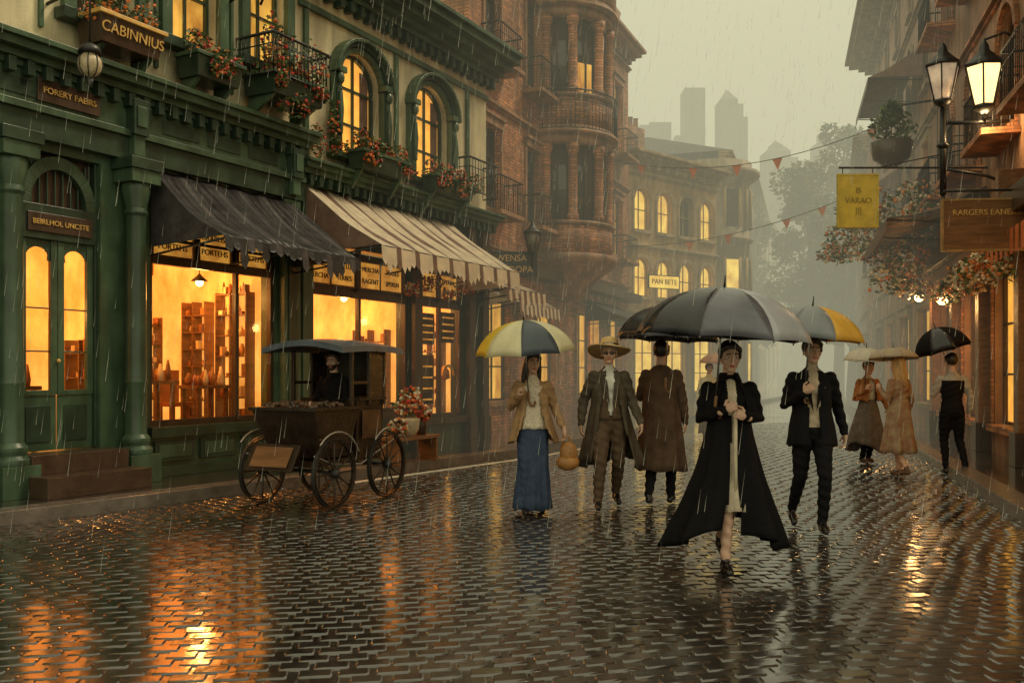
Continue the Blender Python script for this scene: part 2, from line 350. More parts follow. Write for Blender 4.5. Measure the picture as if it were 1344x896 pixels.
# =================== LEFT BUILDING 1
P0=(-5.55,10.15,.12);RZ=math.atan2(.877,.48)
ITEM=[mat('item%d'%i,c,.5,.3,6) for i,c in enumerate([(.45,.22,.07),(.25,.09,.03),(.65,.42,.2),(.09,.045,.025),(.35,.12,.03),(.8,.62,.35)])]
ROOMW=mat('shop_interior_glow',(.95,.36,.05),.7,.35,2.5,e=1.0,st=(1,1,.6),c2=(1,.52,.11));ROOMF=mat('shop_floor',(.2,.1,.05),.4,.3,4)  # walls and ceiling emit orange themselves, standing in for lamplight on them
GLOBE=mat('lamp_globe',(1,.7,.3),.3,.05,2,e=6)
def room(x0,x1,z0,z1,dep,e,lights):
    g=G();y=.32
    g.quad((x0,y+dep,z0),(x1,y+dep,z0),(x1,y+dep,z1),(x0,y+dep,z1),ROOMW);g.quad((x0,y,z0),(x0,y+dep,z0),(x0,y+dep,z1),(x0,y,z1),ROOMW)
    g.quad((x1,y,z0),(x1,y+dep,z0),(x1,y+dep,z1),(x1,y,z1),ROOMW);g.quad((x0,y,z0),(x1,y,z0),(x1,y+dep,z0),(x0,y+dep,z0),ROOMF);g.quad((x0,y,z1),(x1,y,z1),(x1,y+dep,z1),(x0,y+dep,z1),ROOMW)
    def unit(T,w_,top,gap):
        def bx(a,b,c,d,p,q,m):
            ps=[T(a,c),T(b,d)];g.box(min(ps[0][0],ps[1][0]),max(ps[0][0],ps[1][0]),min(ps[0][1],ps[1][1]),max(ps[0][1],ps[1][1]),p,q,m)
        for q in(0,w_*.5,w_-.04): bx(q,q+.025,.01,.2,z0+.01,z0+top,WOOD)
        zz=z0+.2
        while zz<z0+top:
            bx(.036,w_-.041,.02,.19,zz,zz+.02,WOOD);k=.05
            while k<w_-.12:
                ww=U(.035,.1);h=U(.06,gap*.7)
                if R()<.78 and not(abs(k+ww/2-w_*.5)<ww/2+.03):
                    m=random.choice(ITEM)
                    if R()<.5: bx(k,k+ww,.07,.17,zz+.022,zz+h,m)
                    else:
                        p=T(k+ww/2,.12);g.lathe(p[0],p[1],[(ww*.3,zz+.022),(ww*.5,zz+h*.5),(ww*.2,zz+h)],m,8)
                k+=ww+.015
            zz+=gap
    yb=y+dep;x=x0+.1
    while x<x1-.5:
        w_=min(U(.6,1.0),x1-.3-x)
        if w_>.4: unit(lambda a,c,x=x:(x+a,yb-c),w_,U(1.3,2.2),U(.26,.34))
        x+=w_+U(.1,.4)
    yy=y+.15
    while yy<yb-.5:
        w_=min(U(.5,.8),yb-.3-yy)
        if w_>.3: unit(lambda a,c,yy=yy:(x1-c,yy+a),w_,U(1.2,2.2),U(.26,.34))
        yy+=w_+.2
    # framed pictures on the back wall
    x=x0+.2
    while x<x1-.5:
        w_=U(.2,.4);h=U(.2,.35);z=U(z0+2.3,z1-.45)
        g.box(x,x+w_,yb-.03,yb-.01,z,z+h,WOOD);g.box(x+.03,x+w_-.03,yb-.036,yb-.031,z+.03,z+h-.03,random.choice(ITEM));x+=w_+U(.1,.3)
    x=x0+.3
    while x<x1-.5:
        w_=U(.5,.8);h=U(.42,.6)+.3;g.box(x,x+w_,y+.3,y+.75,z0+h-.05,z0+h,WOOD)
        for q in(x+.04,x+w_-.09):
            for y2 in(.34,.66): g.box(q,q+.05,y+y2,y+y2+.05,z0,z0+h-.051,WOOD)
        k=x+.05
        while k<x+w_-.1:
            for yy in(.4,.62):
                ww=U(.06,.13);g.lathe(k+ww/2,y+yy,[(ww*.4,z0+h+.001),(ww*.5,z0+h+U(.05,.12)),(ww*.15,z0+h+U(.14,.3))],random.choice(ITEM),9)
            k+=.14
        g.box(x+.1,x+.5,y+.95,y+1.3,z0+.4,z0+.46,ITEM[4]);g.box(x+.1,x+.5,y+1.26,y+1.3,z0+.461,z0+.95,ITEM[4])
        for q in(.12,.44):g.box(x+q,x+q+.04,y+1.0,y+1.04,z0,z0+.399,ITEM[4])
        x+=w_+U(.15,.4)
    for lx in lights:
        g.tube([(lx,y+.7,z1),(lx,y+.7,z1-.6)],.008,IRON,5);g.ball((lx,y+.7,z1-.68),.06,GLOBE);g.lathe(lx,y+.7,[(.13,z1-.66),(.04,z1-.58),(.02,z1-.55)],IRON,12)
        lamp('lamp',(lx,y+.7,z1-.85),28,e,(1,.48,.12))
    g.obj('interior',e)
b1=empty('green_shop_building',P0,RZ)
g=G();t=G();w=G()
X0,X1=-4,4.62
wall(g,X0,X1,0,4.0,[(.1,1.12,.45,3.9),(1.85,4.12,.66,3.45)],GREEN)
wall(g,X0,X1,4.0,9.5,[(.75,1.6,5.6,8,1),(2.15,2.95,5.75,8,1),(3.55,4.3,5.9,8.2,1),(-2,-.6,5.5,8)],CREAM)
for a,b,c,d in((.75,1.6,5.6,8),(2.15,2.95,5.75,8),(3.55,4.3,5.9,8.2),(-2,-.6,5.5,8)):
    window(w,a,b,c,d,True,GREEND,WARM1 if a!=.75 else GLASSD,cols=2,rows=3)
    r=(b-a)/2;archring(t,(a+b)/2,d-r*.9,r+.01,.9,.14,-.08,-.002,GREEN)
    t.box(a-.17,a-.01,-.09,-.002,c,d-r*.9,GREEN);t.box(b+.01,b+.17,-.09,-.002,c,d-r*.9,GREEN);t.box(a-.25,b+.25,-.2,-.002,c-.14,c-.01,GREEND)
for x in(.3,1.9,3.2): t.box(x,x+.05,-.05,-.002,5.3,9.4,GREEN)
g.quad((X0,.45,4),(X1,.45,4),(X1,.45,9.5),(X0,.45,9.5),DWOOD)
g.quad((X0,0,0),(X0,6,0),(X0,6,9.5),(X0,0,9.5),CREAM);g.quad((X1,0,4),(X1,6,4),(X1,6,9.5),(X1,0,9.5),CREAM);g.quad((X0,0,9.5),(X1,0,9.5),(X1,6,9.5),(X0,6,9.5),ROOF)
t.box(X0,4.6,-.14,-.002,4.0,4.28,GREEND);t.box(X0,4.6,-.2,-.002,4.28,4.36,GREEN);t.box(X0,4.6,-.12,-.002,4.36,4.74,GREEN)
cornice(t,X0,4.6,4.74,GREEN,((.16,.07),(.24,.08),(.36,.09),(.42,.06)),dent=.22,dm=GREEND)
for x in(-.9,1.5,4.35,-3):
    t.box(x-.11,x+.11,-.28,-.122,4.3,4.739,GREEND);t.box(x-.08,x+.08,-.24,-.142,4.05,4.3,GREEN);t.box(x-.07,x+.07,-.3,-.281,4.4,4.65,GREEN)
for x in(-.5,.0,1.95,2.7,3.45): t.box(x,x+.6,-.135,-.121,4.44,4.62,GREEND)
t.box(.2,1.0,-.16,-.136,4.42,4.68,DWOOD);text('FORERY FAEIRS',(.6,-.168,4.55),.1,GOLD,b1)
for x in(-.12,1.5):
    y=-.17
    t.box(x-.22,x+.22,y-.2,-.003,0,.35,GREEN);t.lathe(x,y,[(.2,.351),(.2,.42),(.15,.46),(.17,.5),(.17,.55),(.13,.6),(.125,1.2),(.14,1.25),(.125,1.3),(.115,3.3),(.14,3.34),(.12,3.4),(.17,3.62),(.17,3.7)],GREEN,20)
    t.box(x-.21,x+.21,y-.2,-.003,3.701,3.86,GREEN);t.box(x-.24,x+.24,y-.23,-.003,3.861,3.998,GREEND)
for x in(4.2,-.9):
    t.box(x,x+.36,-.12,-.002,0,3.99,GREEN);t.box(x-.03,x+.39,-.16,-.002,0,.5,GREEND);t.box(x+.08,x+.28,-.14,-.121,.7,3.4,GREEND);t.box(x-.03,x+.39,-.17,-.002,3.6,3.75,GREEN)
t.box(1.8,4.16,-.1,-.002,.52,.655,GREEND);t.box(1.75,4.18,-.07,-.002,0,.14,GREEND)
for i in range(3):
    a=1.9+i*.76;t.box(a,a+.66,-.035,-.002,.2,.47,GREEND);t.box(a+.06,a+.6,-.045,-.036,.25,.42,GREEN)
for x in(1.85,3.36,4.06): w.box(x,x+.06,.03,.1,.66,3.45,DWOOD)
w.box(1.911,4.059,.03,.1,.66,.74,DWOOD);w.box(1.911,4.059,.02,.11,2.78,2.87,DWOOD);w.box(1.911,4.059,.03,.1,3.38,3.45,DWOOD);w.box(1.911,4.059,.12,.2,2.87,3.38,DWOOD)
w.quad((1.86,.07,.7),(4.1,.07,.7),(4.1,.07,2.8),(1.86,.07,2.8),PANE)
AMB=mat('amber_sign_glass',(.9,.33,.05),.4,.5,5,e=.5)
for a,b in((1.96,2.62),(2.74,3.3),(3.46,4.02)):
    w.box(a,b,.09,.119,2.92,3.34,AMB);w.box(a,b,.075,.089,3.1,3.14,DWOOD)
    for k,tx in enumerate(('GRARUSE','PORTEHS')): text(tx,((a+b)/2,.083,3.23-k*.2),.115,DWOOD,b1)
    for q in(a-.03,b): w.box(q,q+.03,.06,.118,2.9,3.36,WOOD)
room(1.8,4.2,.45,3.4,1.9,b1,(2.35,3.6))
d=G()
for i in range(2):
    a=.14+i*.475;d.box(a,a+.465,.1,.12,.46,1.1,GREEN);d.box(a+.08,a+.385,.085,.099,.56,.98,GREEND)
    for q in(a,a+.385): d.box(q,q+.08,.08,.14,1.101,2.9,GREEN)
    d.box(a+.081,a+.384,.08,.14,1.101,1.16,GREEN);archring(d,a+.2325,2.66,.152,1,.2,.1,.13,GREEN)
    d.quad((a+.05,.13,1.15),(a+.42,.13,1.15),(a+.42,.13,2.85),(a+.05,.13,2.85),PANE)
    for z in(1.6,2.1): d.box(a+.081,a+.384,.11,.125,z,z+.02,GREEN)
d.ball((.6,.05,1.5),.025,GOLD)
d.box(.1,.14,.05,.16,.46,3.9,GREEND);d.box(1.08,1.12,.05,.16,.46,3.9,GREEND);d.box(.141,1.079,.04,.16,2.9,3.3,GREEND);d.box(.2,1.02,.02,.039,2.98,3.2,DWOOD)
text('BEIRLHOL UNCSTE',(.61,.012,3.09),.085,GOLD,b1)
d.box(.141,1.079,.16,.2,3.3,3.9,DWOOD);archring(d,.61,3.3,.36,1.2,.13,.05,.15,GREEN)
for i in range(9): d.box(.2+i*.1,.215+i*.1,.12,.15,3.3,3.85,GREEN)
d.obj('door',b1,.006)
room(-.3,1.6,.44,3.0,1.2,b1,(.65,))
t.box(.0,1.25,-.35,.28,.23,.449,STEP);t.box(-.05,1.3,-.7,-.351,0,.23,STEP)
g.obj('walls',b1);t.obj('trim',b1,.008);w.obj('shop_windows',b1)
def planter(name,x0,x1,z,parent,txt=None,fl=FL,dep=.3,y=-.12,n=130,h=.26):
    e=empty(name);e.parent=parent
    g=G();g.add([(x0+.05,y-dep+.05,z),(x1-.05,y-dep+.05,z),(x1-.05,y,z),(x0+.05,y,z),(x0,y-dep,z+h),(x1,y-dep,z+h),(x1,y,z+h),(x0,y,z+h)],[(0,3,2,1),(4,5,6,7),(0,1,5,4),(1,2,6,5),(2,3,7,6),(3,0,4,7)],DWOOD if txt else GREEND)
    g.box(x0-.03,x1+.03,y-dep-.03,y-.001,z+h+.001,z+h+.05,GOLD if txt else GREEN)
    for x in(x0+.12,x1-.12): g.add([(x-.03,y,z),(x+.03,y,z),(x-.03,y,z-.3),(x+.03,y,z-.3),(x-.03,y-dep+.1,z),(x+.03,y-dep+.1,z)],[(0,1,3,2),(2,3,5,4),(0,4,5,1),(0,2,4),(1,5,3)],GREEN)
    g.obj('box',e,.006)
    if txt: text(txt,((x0+x1)/2,y-dep+.005,z+h*.55),.17,GOLD,e).rotation_euler[0]=pi/2+.15
    m=max(2,int((x1-x0)/.2))
    foliage('plants',e,[(x0+(x1-x0)*(i+.5)/m+U(-.04,.04),y-dep*.55,z+h+U(.04,.22),U(.12,.19),.18,U(.1,.24)) for i in range(m)]+[(x0+(x1-x0)*(i+.5)/m,y-dep-.03,z+h*.7,.11,.07,U(.08,.2)) for i in range(m) if R()<.55 and not txt],n,.042,fl)
    return e
planter('window_box',.7,1.6,5.2,b1,'CABINNIUS',[LEAF,LEAF2,LEAF2,ORA],dep=.45,h=.3)
planter('window_box',2.15,2.95,5.22,b1,dep=.42);planter('window_box',3.35,4.45,5.3,b1,dep=.6,n=200)
foliage('hanging_plants',b1,[(3.6,-.65,5.85,.2,.2,.35),(4.15,-.7,5.8,.22,.2,.4),(3.9,-.6,5.25,.3,.25,.18),(3.75,-.3,6.2,.15,.15,.4)],170,.045,FL)
g2=G();railing(g2,[(3.3,-.05),(3.3,-.75),(4.5,-.75),(4.5,-.05)],5.55,6.1,IRON,.08);g2.obj('iron_railing',b1)
e=empty('hanging_lantern');e.parent=b1;g=G();g.tube([(.42,-.75,6.2),(.42,-.75,5.0)],.012,IRON,6);g.tube([(.42,0,5.6),(.42,-.75,5.7)],.02,IRON,6)
g.lathe(.42,-.75,[(.03,5.02),(.1,4.98),(.13,4.9)],IRON);g.ball((.42,-.75,4.78),(.13,.13,.15),mat('milk_glass',(.5,.4,.25),.3,.3,20,.5,25));g.lathe(.42,-.75,[(.05,4.63),(.02,4.55),(.005,4.5)],IRON)
for i in range(8): a=2*pi*i/8;g.tube([(.42+.135*math.cos(a)*math.cos(q),-.75+.135*math.sin(a)*math.cos(q),4.78+.155*math.sin(q)) for q in [(-1.2+.4*k) for k in range(7)]],.006,IRON,5)
g.obj('globe',e)
g=G();g.tube([(3.2,0,6.6),(3.2,-.5,6.75),(3.2,-.7,6.6),(3.2,-.6,6.45)],.02,IRON,6);g.obj('iron_bracket',b1)
def awning(name,x0,x1,zt,zo,pr,mats,parent,val=.25,sag=.1,torn=.0,n=None):
    e=empty(name);e.parent=parent;g=G();n=n or int((x1-x0)/.12);K=8
    def pt(i,k,sub=0):
        x=x0+(x1-x0)*i/n;f=k/K
        z=zt+(zo-zt)*f-sag*math.sin(pi*f)*(.6+.4*math.sin(i*.55))+.015*math.sin(i*1.7+k);return (x,-.05-pr*f,z)
    for i in range(n):
        m=mats[i%len(mats)]
        g.add([pt(i+j,k) for k in range(K+1) for j in(0,1)],[(2*k,2*k+1,2*k+3,2*k+2) for k in range(K)],m,True)
        a,b=pt(i,K),pt(i+1,K);d1=val*(1+torn*U(-.6,.8));xm=(a[0]+b[0])/2
        g.add([a,b,(b[0],b[1]-.02,b[2]-d1*.75),(xm,b[1]-.035,b[2]-d1),(a[0],a[1]-.02,a[2]-d1*.75)],[(0,1,2,3,4)],m)
    for x,i in((x0,0),(x1,n)):
        g.add([pt(i,k) for k in range(K+1)]+[(x,-.06,zo-.05)],[tuple(range(K+2))],mats[-1])
    g.obj('canvas',e,solid=.006)
    f=G()
    for x in(x0+.03,(x0+x1)/2,x1-.03): f.tube([(x,-.03,zo-.15),(x,-pr,zo-.02)],.015,IRON,6)
    f.tube([(x0,-pr-.045,zo-.005),(x1,-pr-.045,zo-.005)],.014,IRON,6);f.obj('frame',e)
CD=mat('charcoal_canvas',(.04,.036,.037),.4,.5,5,.4,20,trans=.15);CD2=mat('grey_canvas',(.08,.07,.07),.4,.4,5,.4,20,trans=.15)
CW=mat('cream_canvas',(.88,.74,.56),.5,.15,4,.3,20,trans=.25);CB=mat('brown_canvas',(.25,.15,.11),.5,.3,4,.3,20,trans=.15)
awning('shop_awning',1.82,4.45,3.98,3.02,1.3,[CD,CD,CD,CD2],b1,.24,.14,.9)
# =================== LEFT BUILDING 2
b2=empty('cream_shop_building',P0,RZ)
g=G();t=G();w=G();X0,X1=4.62,10.45
wall(g,X0,X1,0,4.35,[(4.8,7.62,.66,3.45),(7.95,9.5,.5,3.45)],GREEND,y=.02)
wops=[(5.62,6.7,4.95,6.75,1),(7.75,8.9,4.95,6.8,1)]
wall(g,X0,X1,4.35,8.3,wops,CREAM,y=.02)
g.quad((X0,.5,4.3),(X1,.5,4.3),(X1,.5,8.3),(X0,.5,8.3),DWOOD);g.quad((X1,.02,0),(X1,6,0),(X1,6,8.3),(X1,.02,8.3),CREAM);g.quad((X0,.02,8.3),(X1,.02,8.3),(X1,6,8.3),(X0,6,8.3),ROOF);g.quad((X0,.1,6),(X0,6,6),(X0,6,8.3),(X0,.1,8.3),CREAM)
cornice(t,X0,X1+.1,4.38,GREEN,((.12,.07),(.2,.08),(.3,.08),(.36,.05)),dent=.22,dm=GREEND)
cornice(t,X0,X1+.2,7.42,GREEN,((.08,.1),(.16,.1),(.28,.1),(.46,.12),(.62,.14),(.7,.08)),dent=.26,dm=GREEND)
t.box(X0,X1,-.05,.015,7.08,7.18,GREEN)
for a,b,c,d_,_ in wops:
    window(w,a,b,c,d_,True,GREEND,WARM2,cols=2,rows=3,w=.06);r=(b-a)/2;cx=(a+b)/2
    archring(t,cx,d_-r*.9,r+.01,.9,.09,-.07,.018,GREEN);archring(t,cx,d_-r*.9,r+.11,.9,.07,-.12,.018,GREEND);archring(t,cx,d_-r*.9+.01,r+.19,.88,.06,-.2,.018,GREEN)
    for s_ in(-1,1):
        x=cx+s_*(r+.12);t.box(x-.1,x+.1,-.09,.018,c,d_-r*.9-.01,GREEN);t.box(x-.06,x+.06,-.12,-.091,c+.12,d_-r*.9-.25,GREEND)
        t.box(x-.13,x+.13,-.17,.018,d_-r*.9,d_-r*.9+.1,GREEN);t.lathe(x,-.14,[(.03,c+.3),(.05,c+.7),(.03,c+1)],GREEN,10)
        t.ball((x,-.14,d_-r*.9-.1),(.07,.05,.1),GREEN)
    t.box(a-.3,b+.3,-.24,.018,c-.1,c-.01,GREEN)
    w.box(a+.08,a+.3,.185,.199,c,d_-.2,CB);w.box(b-.3,b-.08,.185,.199,c,d_-.2,CB)
    planter('window_box',a-.1,b+.1,c-.28,b2,dep=.32,y=-.26,n=170)
for x in(4.75,7.15,9.6): t.box(x,x+.1,-.04,.015,4.7,7.06,GREEN)
foliage('climbing_flowers',b2,[(4.95,-.12,5.0,.15,.1,.3),(5.4,-.18,4.98,.2,.15,.18),(9.4,-.3,5.1,.25,.2,.22),(7.25,-.2,5.0,.25,.15,.2),(5.3,-.15,5.35,.08,.1,.45)],120,.045,FL)
g2=G();railing(g2,[(9.1,-.05),(9.1,-.4),(10.2,-.4),(10.2,-.05)],4.95,5.6,IRON);g2.obj('iron_railing',b2)
for x in(4.64,7.68,9.6,10.15):
    t.box(x,x+.24,-.1,.018,0,4.37,GREEN if x<5 else DWOOD);t.box(x-.02,x+.26,-.14,.018,0,.45,DWOOD)
t.box(4.89,7.67,-.07,.018,.52,.655,DWOOD);t.box(4.89,7.67,-.04,.018,.1,.45,GREEND);t.box(7.93,9.59,-.07,.018,.36,.495,DWOOD)
for x in(4.8,6.2,7.56,7.95,8.7,9.44): w.box(x,x+.06,.05,.13,.5 if x>7.6 else .66,3.45,DWOOD)
for a,b,c in((4.861,7.559,.66),(8.011,9.439,.5)):
    w.box(a,b,.052,.128,c,c+.07,DWOOD);w.box(a,b,.045,.132,2.62,2.72,DWOOD);w.box(a,b,.14,.2,2.72,3.4,DWOOD);w.quad((a,.09,c),(b,.09,c),(b,.09,2.65),(a,.09,2.65),PANE)
for i,(a,b) in enumerate(((4.95,5.5),(5.6,6.14),(6.32,6.85),(6.95,7.5),(8.05,8.65),(8.8,9.4))):
    w.box(a,b,.1,.139,2.82,3.26,AMB);w.box(a-.02,b+.02,.09,.138,3.26,3.29,WOOD);w.box(a-.02,b+.02,.09,.138,2.79,2.82,WOOD)
    for k in range(2): text(('FARREL','GIVELLS','MERCHA','TERBES','RAGENT','SPEREN')[(i+k*2)%6],((a+b)/2,.094,3.14-k*.2),.12,DWOOD,b2)
for a,b,c,d_ in((8.1,8.62,1.9,2.5),(8.84,9.36,1.95,2.55),(8.12,8.6,.75,1.7)):
    w.box(a,b,.11,.13,c,d_,DWOOD)
    for k in range(4): w.box(a+.06,b-.06,.1,.109,c+.08+k*(d_-c)/4.5,c+.11+k*(d_-c)/4.5,AMB)
archring(w,9.1,1.3,.17,1,.05,.09,.12,GOLD);w.lathe(9.1,.2,[(.01,1.2),(.12,1.25),(.1,1.4),(.02,1.5)],ITEM[0],12)
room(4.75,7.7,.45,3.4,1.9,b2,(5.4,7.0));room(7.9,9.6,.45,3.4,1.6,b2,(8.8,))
g.obj('walls',b2);t.obj('trim',b2,.008);w.obj('shop_windows',b2)
awning('shop_awning',4.7,9.0,4.28,3.25,1.5,[CW,CW,CW,CB],b2,.32,.08,.3)
awning('shop_awning',9.2,10.9,3.5,3.0,1.1,[CB,CW],b2,.28,.05,.3)
foliage('hanging_flowers',b2,[(x,-.35,2.95+.12*math.sin(x*5),.2,.12,.12) for x in(7.2,7.6,8.0,8.4,8.8,9.3)],70,.045,[ORA,RED,WHT,LEAF2,WOOD])
# =================== BRICK BUILDING
bb,L=building('brick_bay_building',(-.95,19.9),(3.95,31.1),11.9,7,BRICK,STONEB,[(0,4.3,4,1.3,.7,3.1,False,False),(4.4,7.6,5,.85,5.1,7.0,False,True),(7.6,11.7,5,.85,8.5,10.8,False,True)],DWOOD,(.9,.2,.2))
g=G();cx=5.6;r=1.45
def bay(z0,z1,rr,m): g.lathe(cx,0,[(rr,z0),(rr,z1)],m,20,pi,2*pi)
g.lathe(cx,0,[(.5,3.3),(.75,3.5),(1.1,3.9),(1.5,4.2),(1.58,4.3),(1.58,4.45)],STONEB,20,pi,2*pi)
for z in(4.45,7.75):
    bay(z,z+.75,r,BRICK);bay(z+2.85,z+3.1,r,STONEB);bay(z+3.1,z+3.18,r+.16,STONEB);bay(z+.76,z+.84,r+.06,STONEB);bay(z+.75,z+2.85,r-.25,GLASSD);bay(z+3.19,z+3.299,r+.06,STONEB)
    for i in range(6):
        a=pi+pi*(i+.0)/5;a=min(max(a,pi+.1),2*pi-.1);x,y=cx+math.cos(a)*(r-.12),math.sin(a)*(r-.12);g.lathe(x,y,[(.16,z+.84),(.16,z+1.0),(.13,z+1.05),(.13,z+2.6),(.18,z+2.7),(.18,z+2.85)],BRICK,8)
    for i in range(5):
        a=pi+pi*(i+.5)/5;x,y=cx+math.cos(a)*(r-.2),math.sin(a)*(r-.2);g.tube([(x,y,z+.8),(x,y,z+2.85)],.03,DWOOD,6)
        if (i,z) in((1,7.75),(3,4.45)):
            a1,a2=a-.18,a+.18;q=r-.22;g.quad((cx+math.cos(a1)*q,math.sin(a1)*q,z+.9),(cx+math.cos(a2)*q,math.sin(a2)*q,z+.9),(cx+math.cos(a2)*q,math.sin(a2)*q,z+1.7),(cx+math.cos(a1)*q,math.sin(a1)*q,z+1.7),WARM1)
railing(g,[(cx+math.cos(pi+pi*i/10)*(r+.12),math.sin(pi+pi*i/10)*(r+.12)) for i in range(11)],7.65,8.65,IRON,.12)
g.lathe(cx,0,[(r,11.0),(r+.1,11.2),(r+.1,11.6),(r+.4,11.9),(r+.55,12.0),(r+.55,12.2),(r+.1,12.3),(.3,13.2),(.05,13.6)],STONEB,20,pi,2*pi)
g.lathe(11.7,.4,[(.3,12.2),(.3,12.8),(.4,12.9),(.2,13.1),(.3,13.4),(.1,13.7),(.02,14.1)],STONEB,12)
g.obj('round_bay',bb)
g=G();g.box(0,L,-.5,-.002,3.7,3.95,DWOOD);g.box(8.2,8.9,-.05,-.01,2.2,3.4,AMB);g.box(1,2.2,-.3,-.01,3.1,3.5,DWOOD);g.obj('shop_fascia',bb)
awning('shop_awning',7.6,10.8,3.5,2.9,1.3,[CD2,CD],bb,.3,.04);text('VURGO',(9.2,-1.42,2.83),.34,CW,bb)
awning('shop_awning',.6,3.2,3.3,2.9,.9,[CB,CW],bb,.3,.04)
def sign(name,c,w_,h,rz,m,lines,tm,size,frame=IRON,arm=None):
    e=empty(name,c,rz);g=G();g.box(-w_/2,w_/2,-.025,.025,-h/2,h/2,m)
    for a in((-w_/2-.03,w_/2+.03,h/2,h/2+.03),(-w_/2-.03,w_/2+.03,-h/2-.03,-h/2)): g.box(a[0],a[1],-.035,.035,a[2],a[3],frame)
    for x in(-w_/2-.03,w_/2): g.box(x,x+.03,-.035,.035,-h/2,h/2,frame)
    if arm:
        g.tube([(-w_/2,0,h/2+.14),(arm,0,h/2+.14)],.02,IRON,6);g.tube([(w_/2 if arm>0 else -w_/2,0,h/2+.14),(arm*.9,0,h/2+.5),(arm,0,h/2+.6)],.012,IRON,6)
        for x in(-w_*.4,w_*.4): g.tube([(x,0,h/2),(x,0,h/2+.14)],.01,IRON,5)
    g.obj('board',e,.004)
    for i,l in enumerate(lines): text(l,(0,-.033,h/2-h*(i+.5)/len(lines)),size,tm,e)
    return e
sign('hanging_sign',(-.02,20.2,3.87),1.1,.5,.08,IRON,['WENSA','MURDOPA'],GOLD,.2,arm=-1.0)
def lantern(g,c,s,glass):
    x,y,z=c
    g.lathe(x,y,[(.13*s,z-.3*s),(.24*s,z+.2*s)],glass,6)
    g.lathe(x,y,[(.27*s,z+.2*s),(.27*s,z+.24*s),(.2*s,z+.3*s),(.08*s,z+.42*s),(.06*s,z+.5*s),(.01*s,z+.58*s)],IRON,6)
    g.lathe(x,y,[(.03*s,z-.42*s),(.15*s,z-.34*s),(.14*s,z-.3*s)],IRON,6)
    for i in range(6):
        a=2*pi*i/6;g.tube([(x+.135*s*math.cos(a),y+.135*s*math.sin(a),z-.3*s),(x+.25*s*math.cos(a),y+.25*s*math.sin(a),z+.21*s)],.012*s,IRON,5)
MILK=mat('frosted_glass',(.6,.45,.3),.3,.25,6,e=.4);LIT=mat('lit_lantern_glass',(1,.68,.28),.3,.12,4,e=2.0)
e=empty('wall_lantern');g=G();lantern(g,(.45,19.9,4.35),.75,mat('dim_glass',(.15,.12,.09),.3));g.tube([(.45,19.9,4.0),(.45,20.4,3.7),(.45,22.5,3.7)],.025,IRON,6);g.obj('lantern',e)
# =================== MID & FAR BUILDINGS (left side of the street)
building('yellow_window_building',(4.2,32.6),(8.1,36.2),8.9,8,OCHRE,TAN,[(0,3.6,3,1.2,.6,2.8,False,False),(3.7,6,4,.85,4.1,5.5,True,False),(6.1,8.6,4,.85,6.5,8.0,True,False)],OCHRE,(.9,.8,.8),litm=YEL)
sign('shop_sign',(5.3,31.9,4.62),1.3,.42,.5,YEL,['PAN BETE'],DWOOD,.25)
awning('shop_awning',.3,5,3.4,2.8,1.4,[CW,CB],bpy.data.objects['yellow_window_building'],.25)
tw=empty('corner_turret_building',(9,40.6,.12));g=G();g.lathe(0,0,[(1.5,0),(1.5,3.4),(1.8,3.5),(1.8,3.7),(1.5,3.8),(1.5,7),(1.7,7.1),(1.5,7.2),(1.5,9.6),(1.95,9.9),(1.95,10.1),(1.6,10.15),(1.6,10.5)],TAN2,20)
for z in(1,4.6,7.6):
    for i in range(8):
        a=2*pi*i/8+.3;c_,s_=math.cos(a),math.sin(a);p=Vector((c_*1.5,s_*1.5,z));q=Vector((-s_,c_,0));g.add([p-q*.32,p+q*.32,p+q*.32+Vector((0,0,1.6)),p-q*.32+Vector((0,0,1.6))],[(0,1,2,3)],YEL if R()<.4 else GLASSD)
        for k in(-.36,.36):
            b_=p+q*k;g.tube([b_,b_+Vector((0,0,1.7))],.07,OCHRE,6)
g.obj('turret',tw)
building('townhouse',(9.6,42.2),(13.4,53),11.2,8,TAN2,TAN,[(0,3.6,4,1.6,.6,2.8,False,False),(3.7,7.4,6,.9,4.4,6.5,True,False),(7.6,11,6,.9,8.2,10.2,False,False)],DWOOD,.3,litm=YEL)
building('townhouse',(14,54.5),(21,76),13,8,STONEB,TAN,[(0,3.8,6,1.8,.6,2.8,False,False),(3.9,7.6,8,1,4.6,6.7,False,False),(7.8,12.5,8,1,8.6,11,True,False)],DWOOD,.2)
building('townhouse',(22,79),(34,110),14,8,TAN2,TAN,[(0,5,8,1.5,.6,3.4,False,False),(5,10,10,1.2,6,8.6,False,False),(10,13.5,10,1.2,10.6,13,False,False)],DWOOD,.1)
r1,L=building('corner_brown_building',(14.29,36),(9.9,21.3),13.2,9,STONEB,TAN2,[(0,4.2,4,2.2,.6,3.0,False,False),(4.3,7.6,5,1.1,5.2,7.1,False,True),(7.7,11,5,1.1,8.5,10.4,True,False),(11,13,5,.8,11.4,12.6,False,False)],DWOOD,(.8,.2,.1,0),cor=((.3,.15),(.6,.15),(.95,.18),(1.1,.12)))
r2,L2=building('brown_shop_building',(9.84,21.1),(5.95,8),14,9,STONEB,BRICK,[(0,4.2,5,1.9,.5,3.0,False,False),(4.4,7.6,5,1.2,5.2,7.2,True,True),(7.8,11.5,5,1.2,8.8,11,True,True)],DWOOD,(1,.3,.2),litm=WARM2,cor=((.2,.15),(.4,.15),(.6,.18)))
g=G();g.box(0,L2,-.45,-.002,3.55,3.9,DWOOD);g.box(0,L2,-.3,-.002,3.3,3.549,WOOD)
